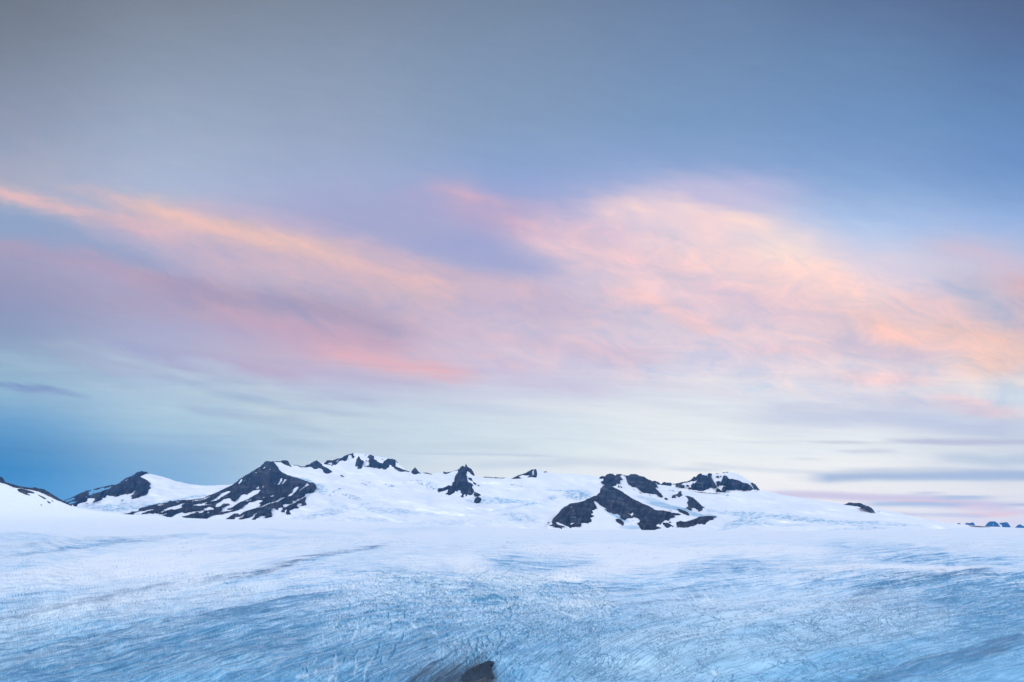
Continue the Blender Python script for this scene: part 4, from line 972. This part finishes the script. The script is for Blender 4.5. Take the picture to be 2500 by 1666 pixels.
mountain('big two-headed dark mountain right of centre with a snow gully between its heads', [R1, R2,
  q('e',(1475,945),(1560,965),(1675,1052),(1580,1035)), q('e',(1758,1220),(1790,1195),(1880,1200),(1975,1290),(1960,1375),(1900,1320),(1820,1290)),
  q('f',(1020,660),(1050,610),(1110,590),(1190,555),(1180,520),(1250,500),(1300,560),(1362,605),(1290,600),(1210,670),(1120,620),(1145,682),(1040,687)),
  q('f',(1345,625),(1400,615),(1530,655),(1620,720),(1700,800),(1790,890),(1895,932),(1790,930),(1780,980),(1700,1008),(1680,960),(1560,905),(1500,920),(1530,982),(1460,970),(1380,920),(1430,900),(1440,840),(1410,790),(1450,710)),
  q('f',(838,690),(870,673),(918,695),(910,717),(860,712)), q('f',(1148,943),(1250,960),(1380,1010),(1474,1092),(1440,1102),(1330,1070),(1200,1012)), q('f',(1290,926),(1385,972),(1350,970)), q('f',(882,890),(1035,1018),(1000,1005)),
  q('f',(800,1290),(880,1295),(940,1300),(1020,1350),(1120,1415),(1165,1405),(1140,1350),(1140,1280),(1250,1250),(1350,1270),(1460,1250),(1600,1200),(1740,1135),(1900,1125),(2100,1135),(2165,1150),(2040,1180),(2095,1210),(2060,1240),(1970,1210),(1930,1270),(2055,1280),(2040,1300),(1980,1310),(2015,1370),(1990,1402),(1920,1407),(1800,1370),(1680,1320),(1600,1350),(1540,1390),(1585,1500),(900,1500),(900,1440),(870,1400),(800,1330)),
  q('f',(950,1290),(945,1275),(1010,1262),(1000,1282)), q('f',(1920,1465),(2000,1440),(2080,1445),(2000,1465),(1940,1478)), q('e',(60,1285),(95,1275),(125,1285),(90,1298)), q('e',(2180,1215),(2240,1250),(2200,1245)),
  q('f',(200,500),(260,560),(300,590),(240,565)), q('e',(1815,330),(1860,400),(1840,410)), q('e',(1870,330),(1945,430),(1910,420)), q('f',(60,440),(110,490),(85,490)), q('f',(470,600),(505,635),(485,630))],
  holes=[q('e',(620,902),(705,882),(660,920)), q('e',(730,1152),(805,1138),(780,1162)), q('e',(635,1342),(680,1300),(738,1293),(700,1332)), q('e',(2088,1058),(2150,1070),(2200,1020),(2218,1080),(2180,1132),(2130,1110)),
  q('f',(1238,1460),(1258,1410),(1335,1378),(1280,1425),(1262,1460)), q('f',(1785,1280),(1830,1268),(1820,1280)), q('f',(508,1305),(530,1320),(520,1330)), q('f',(560,1140),(575,1150),(560,1165)), q('e',(1810,505),(1840,510),(1825,525)), q('f',(630,1355),(700,1330),(760,1340),(780,1400),(700,1400)),
  q('f',(800,1450),(1000,1445),(1240,1452),(1400,1466),(1400,1520),(800,1520))],
  body=body6, prof=(8350,1294,13), seed=12, brown=.4, warp=.8, tone=1.1)
mountain('rounded dark dome peeping out behind the left shoulder of the two-headed mountain', [
  q('e',(1325,208),(1380,150),(1440,125),(1500,130),(1550,90),(1620,68),(1700,70),(1760,120),(1800,200),(1700,300),(1600,350),(1520,332),(1450,327),(1400,290),(1390,260),(1440,220),(1350,222))], holes=[q('e',(1600,195),(1620,190),(1650,225)), q('e',(1400,225),(1440,190),(1480,170),(1440,215))], prof=(10600,1184,20), seed=13, warp=.5, step=.95)
# --- castle-like massif
g_top = q('g',(30,400),(75,345),(130,340),(180,345),(230,340),(270,375),(350,375),(430,355),(520,335),(600,330),(700,285),(770,215),(800,230),(890,148),(1000,146),(1100,140),(1180,162),(1280,148),(1350,155),(1390,130),(1500,118),(1650,130),(1750,165),(1900,260),(2030,340),(2120,390),(2215,515),(2100,560),(1400,600),(1000,570),(400,490))
mountain('steep-walled massif with a snow cap, rising behind the two-headed mountain', [
  q('f',(540,260),(600,245),(690,280),(760,335),(700,352),(600,340)),
  q('g',(25,400),(75,345),(100,338),(130,345),(180,360),(190,338),(215,365),(235,338),(270,375),(350,375),(430,355),(520,335),(600,330),(700,285),(740,240),(770,212),(800,230),(830,190),(890,146),(930,150),(940,180),(1060,195),(1060,170),(1100,138),(1150,150),(1172,182),(1140,200),(1150,250),(1200,330),(1240,390),(1272,452),(1190,467),(1090,470),(1000,522),(900,530),(700,500),(705,400),(750,350),(760,385),(840,300),(700,320),(600,350),(520,360),(460,400),(540,400),(550,460),(500,465),(350,432),(370,400),(280,385),(240,422),(190,410),(120,405),(30,404)),
  q('g',(590,410),(620,395),(657,420),(610,437)), q('g',(615,484),(660,455),(698,460),(692,500)), q('g',(1253,330),(1300,316),(1352,325),(1340,380),(1310,432),(1280,432)),
  q('g',(1335,400),(1380,290),(1408,210),(1430,188),(1480,203),(1530,260),(1620,270),(1750,300),(1850,355),(1950,370),(2030,430),(2085,492),(2000,532),(1960,512),(1780,512),(1690,492),(1640,512),(1560,524),(1480,492),(1470,430),(1410,402)),
  q('g',(2012,353),(2070,353),(2122,388),(2215,514),(2090,503),(2050,420)), q('g',(1245,210),(1300,198),(1312,238),(1280,238)), q('g',(1330,218),(1372,193),(1366,222)), q('g',(1370,165),(1390,165),(1385,182)),
  q('g',(1245,550),(1268,478),(1312,482),(1392,558)), q('g',(1378,545),(1385,480),(1410,440),(1462,435),(1478,535),(1420,565)), q('g',(1596,532),(1612,540),(1622,582)), q('g',(1710,528),(1725,535),(1738,570)), q('g',(1855,540),(1875,570),(1865,570)), q('g',(1975,562),(2008,598),(1990,590)),
  q('g',(1390,128),(1500,113),(1540,124),(1400,136)), q('g',(1220,152),(1310,148),(1300,160)), q('g',(1755,172),(1770,170),(1765,188))],
  holes=[q('g',(1058,202),(1088,212),(1070,245)), q('g',(1440,280),(1450,230),(1475,205),(1455,250)), q('g',(1330,470),(1380,540),(1350,510)), q('g',(1400,480),(1430,470),(1440,520))],
  body=g_top, prof=(11700,1200,20), step=.95, seed=14, brown=.2, warp=.5, tone=1.25, cols=1.5)
# --- nunatak on the right slope
mountain('low humped dark rock rib half buried in the long snow slope at the right', [q('r',(90,596),(200,583),(290,573),(350,548),(400,556),(470,556),(520,580),(570,596),(610,620),(638,668),(590,662),(520,637),(465,612),(440,597),(380,592),(310,582),(200,591)), q('r',(668,646),(712,658),(690,660))], step=.95, seed=15, warp=.4, relief=.3, tone=1.3, name='rocky_nunatak')
# --- far blue peaks
far = [('tiny far blue peak, leftmost of those beyond the right horizon', ((1572,802),(1600,788),(1612,790),(1638,810),(1638,840),(1572,840))),
 ('flat-topped far blue block between the tiny peak and the big rounded one', ((1663,810),(1690,785),(1740,787),(1770,779),(1785,800),(1798,816),(1798,850),(1663,850))),
 ('biggest and most rounded far blue mountain beyond the right horizon', ((1900,828),(1930,790),(1960,770),(2020,768),(2050,790),(2087,832),(2087,880),(1900,880))),
 ('pointed far blue peak touching the right side of the big rounded one', ((2062,790),(2100,784),(2140,777),(2168,782),(2180,800),(2200,836),(2200,880),(2120,880),(2100,815))),
 ('far blue dome cut off by the right edge of the view', ((2240,848),(2280,810),(2310,802),(2353,825),(2420,835),(2480,860),(2480,900),(2240,900)))]
for i, (lb, p) in enumerate(far):
    mountain(lb, [q('r', *p)], holes=[q('r',(1995,800),(2003,800),(2000,815))] if i == 2 else [], prof=(46000,1290,30), step=.8, seed=i + 3, warp=.35, brown=.2, thick=6, relief=.4, name='distant_mountain', group='far blue mountains beyond the right horizon')

# ------------------------------------------------------------------ bedrock in the pit
r = np.random.RandomState(5)
pp = zp(Z2, [(1500,1680),(1560,1640),(1600,1540),(1640,1480),(1700,1430),(1790,1392),(1850,1372),(1895,1385),(1880,1440),(1892,1500),(1870,1568),(1830,1640)])
step = 1.0
vx = np.arange(1105, 1212, step); vy = np.arange(1606, 1692, step)
VX, VY = np.meshgrid(vx, vy)
cxm = VX[:-1, :-1] + .5; cym = VY[:-1, :-1] + .5
wx = cxm + 14 * (fbm(cxm / 7, cym / 7, 5, 1) - .5); wy = cym + 14 * (fbm(cxm / 6, cym / 6, 4, 2) - .5)
cells = inside(pp, wx, wy)
dv = np.where(inside(pp, VX, VY), dist([pp], VX, VY), 0)
B = Dg(VX, VY)
mp = B / F
DF = B - 2.5 * mp - (ridged(VX / 12, VY / 9, 5, 5) - .5) * 5 * mp * sstep(0, 3, dv)
DBK = B + 22 + dv
al = np.array([.024, .042, .062]) * (.5 + 1. * fbm(VX / 5, VY / 4, 4, 4)[..., None])
o = solid('bedrock_outcrop', cells, VX, VY, DF, DBK, MAT_ROCK, al, None)
o['label'] = 'dark grey rock bared in the pit of the ice at the bottom edge'; o['category'] = 'rock'

# ------------------------------------------------------------------ haze
hz = bpy.data.materials.new('haze'); hz.use_nodes = True
t = hz.node_tree; t.nodes.clear()
vol = N(t, 'ShaderNodeVolumePrincipled'); vol.inputs['Density'].default_value = HZ
vol.inputs['Color'].default_value = (.06, .36, .86, 1); vol.inputs['Anisotropy'].default_value = 0.1
mo = N(t, 'ShaderNodeOutputMaterial'); t.links.new(vol.outputs[0], mo.inputs['Volume'])
x0, x1, y0, y1, z0, z1 = -60000, 60000, -9500, 52000, -175, 2300
hv = [(x, y, z) for z in (z0, z1) for x, y in ((x0, y0), (x1, y0), (x1, y1), (x0, y1))]
hf = [(3, 2, 1, 0), (4, 5, 6, 7), (0, 1, 5, 4), (1, 2, 6, 5), (2, 3, 7, 6), (3, 0, 4, 7)]
h = mesh_obj('haze', hv, hf, hz, smooth=False)
h['kind'] = 'stuff'
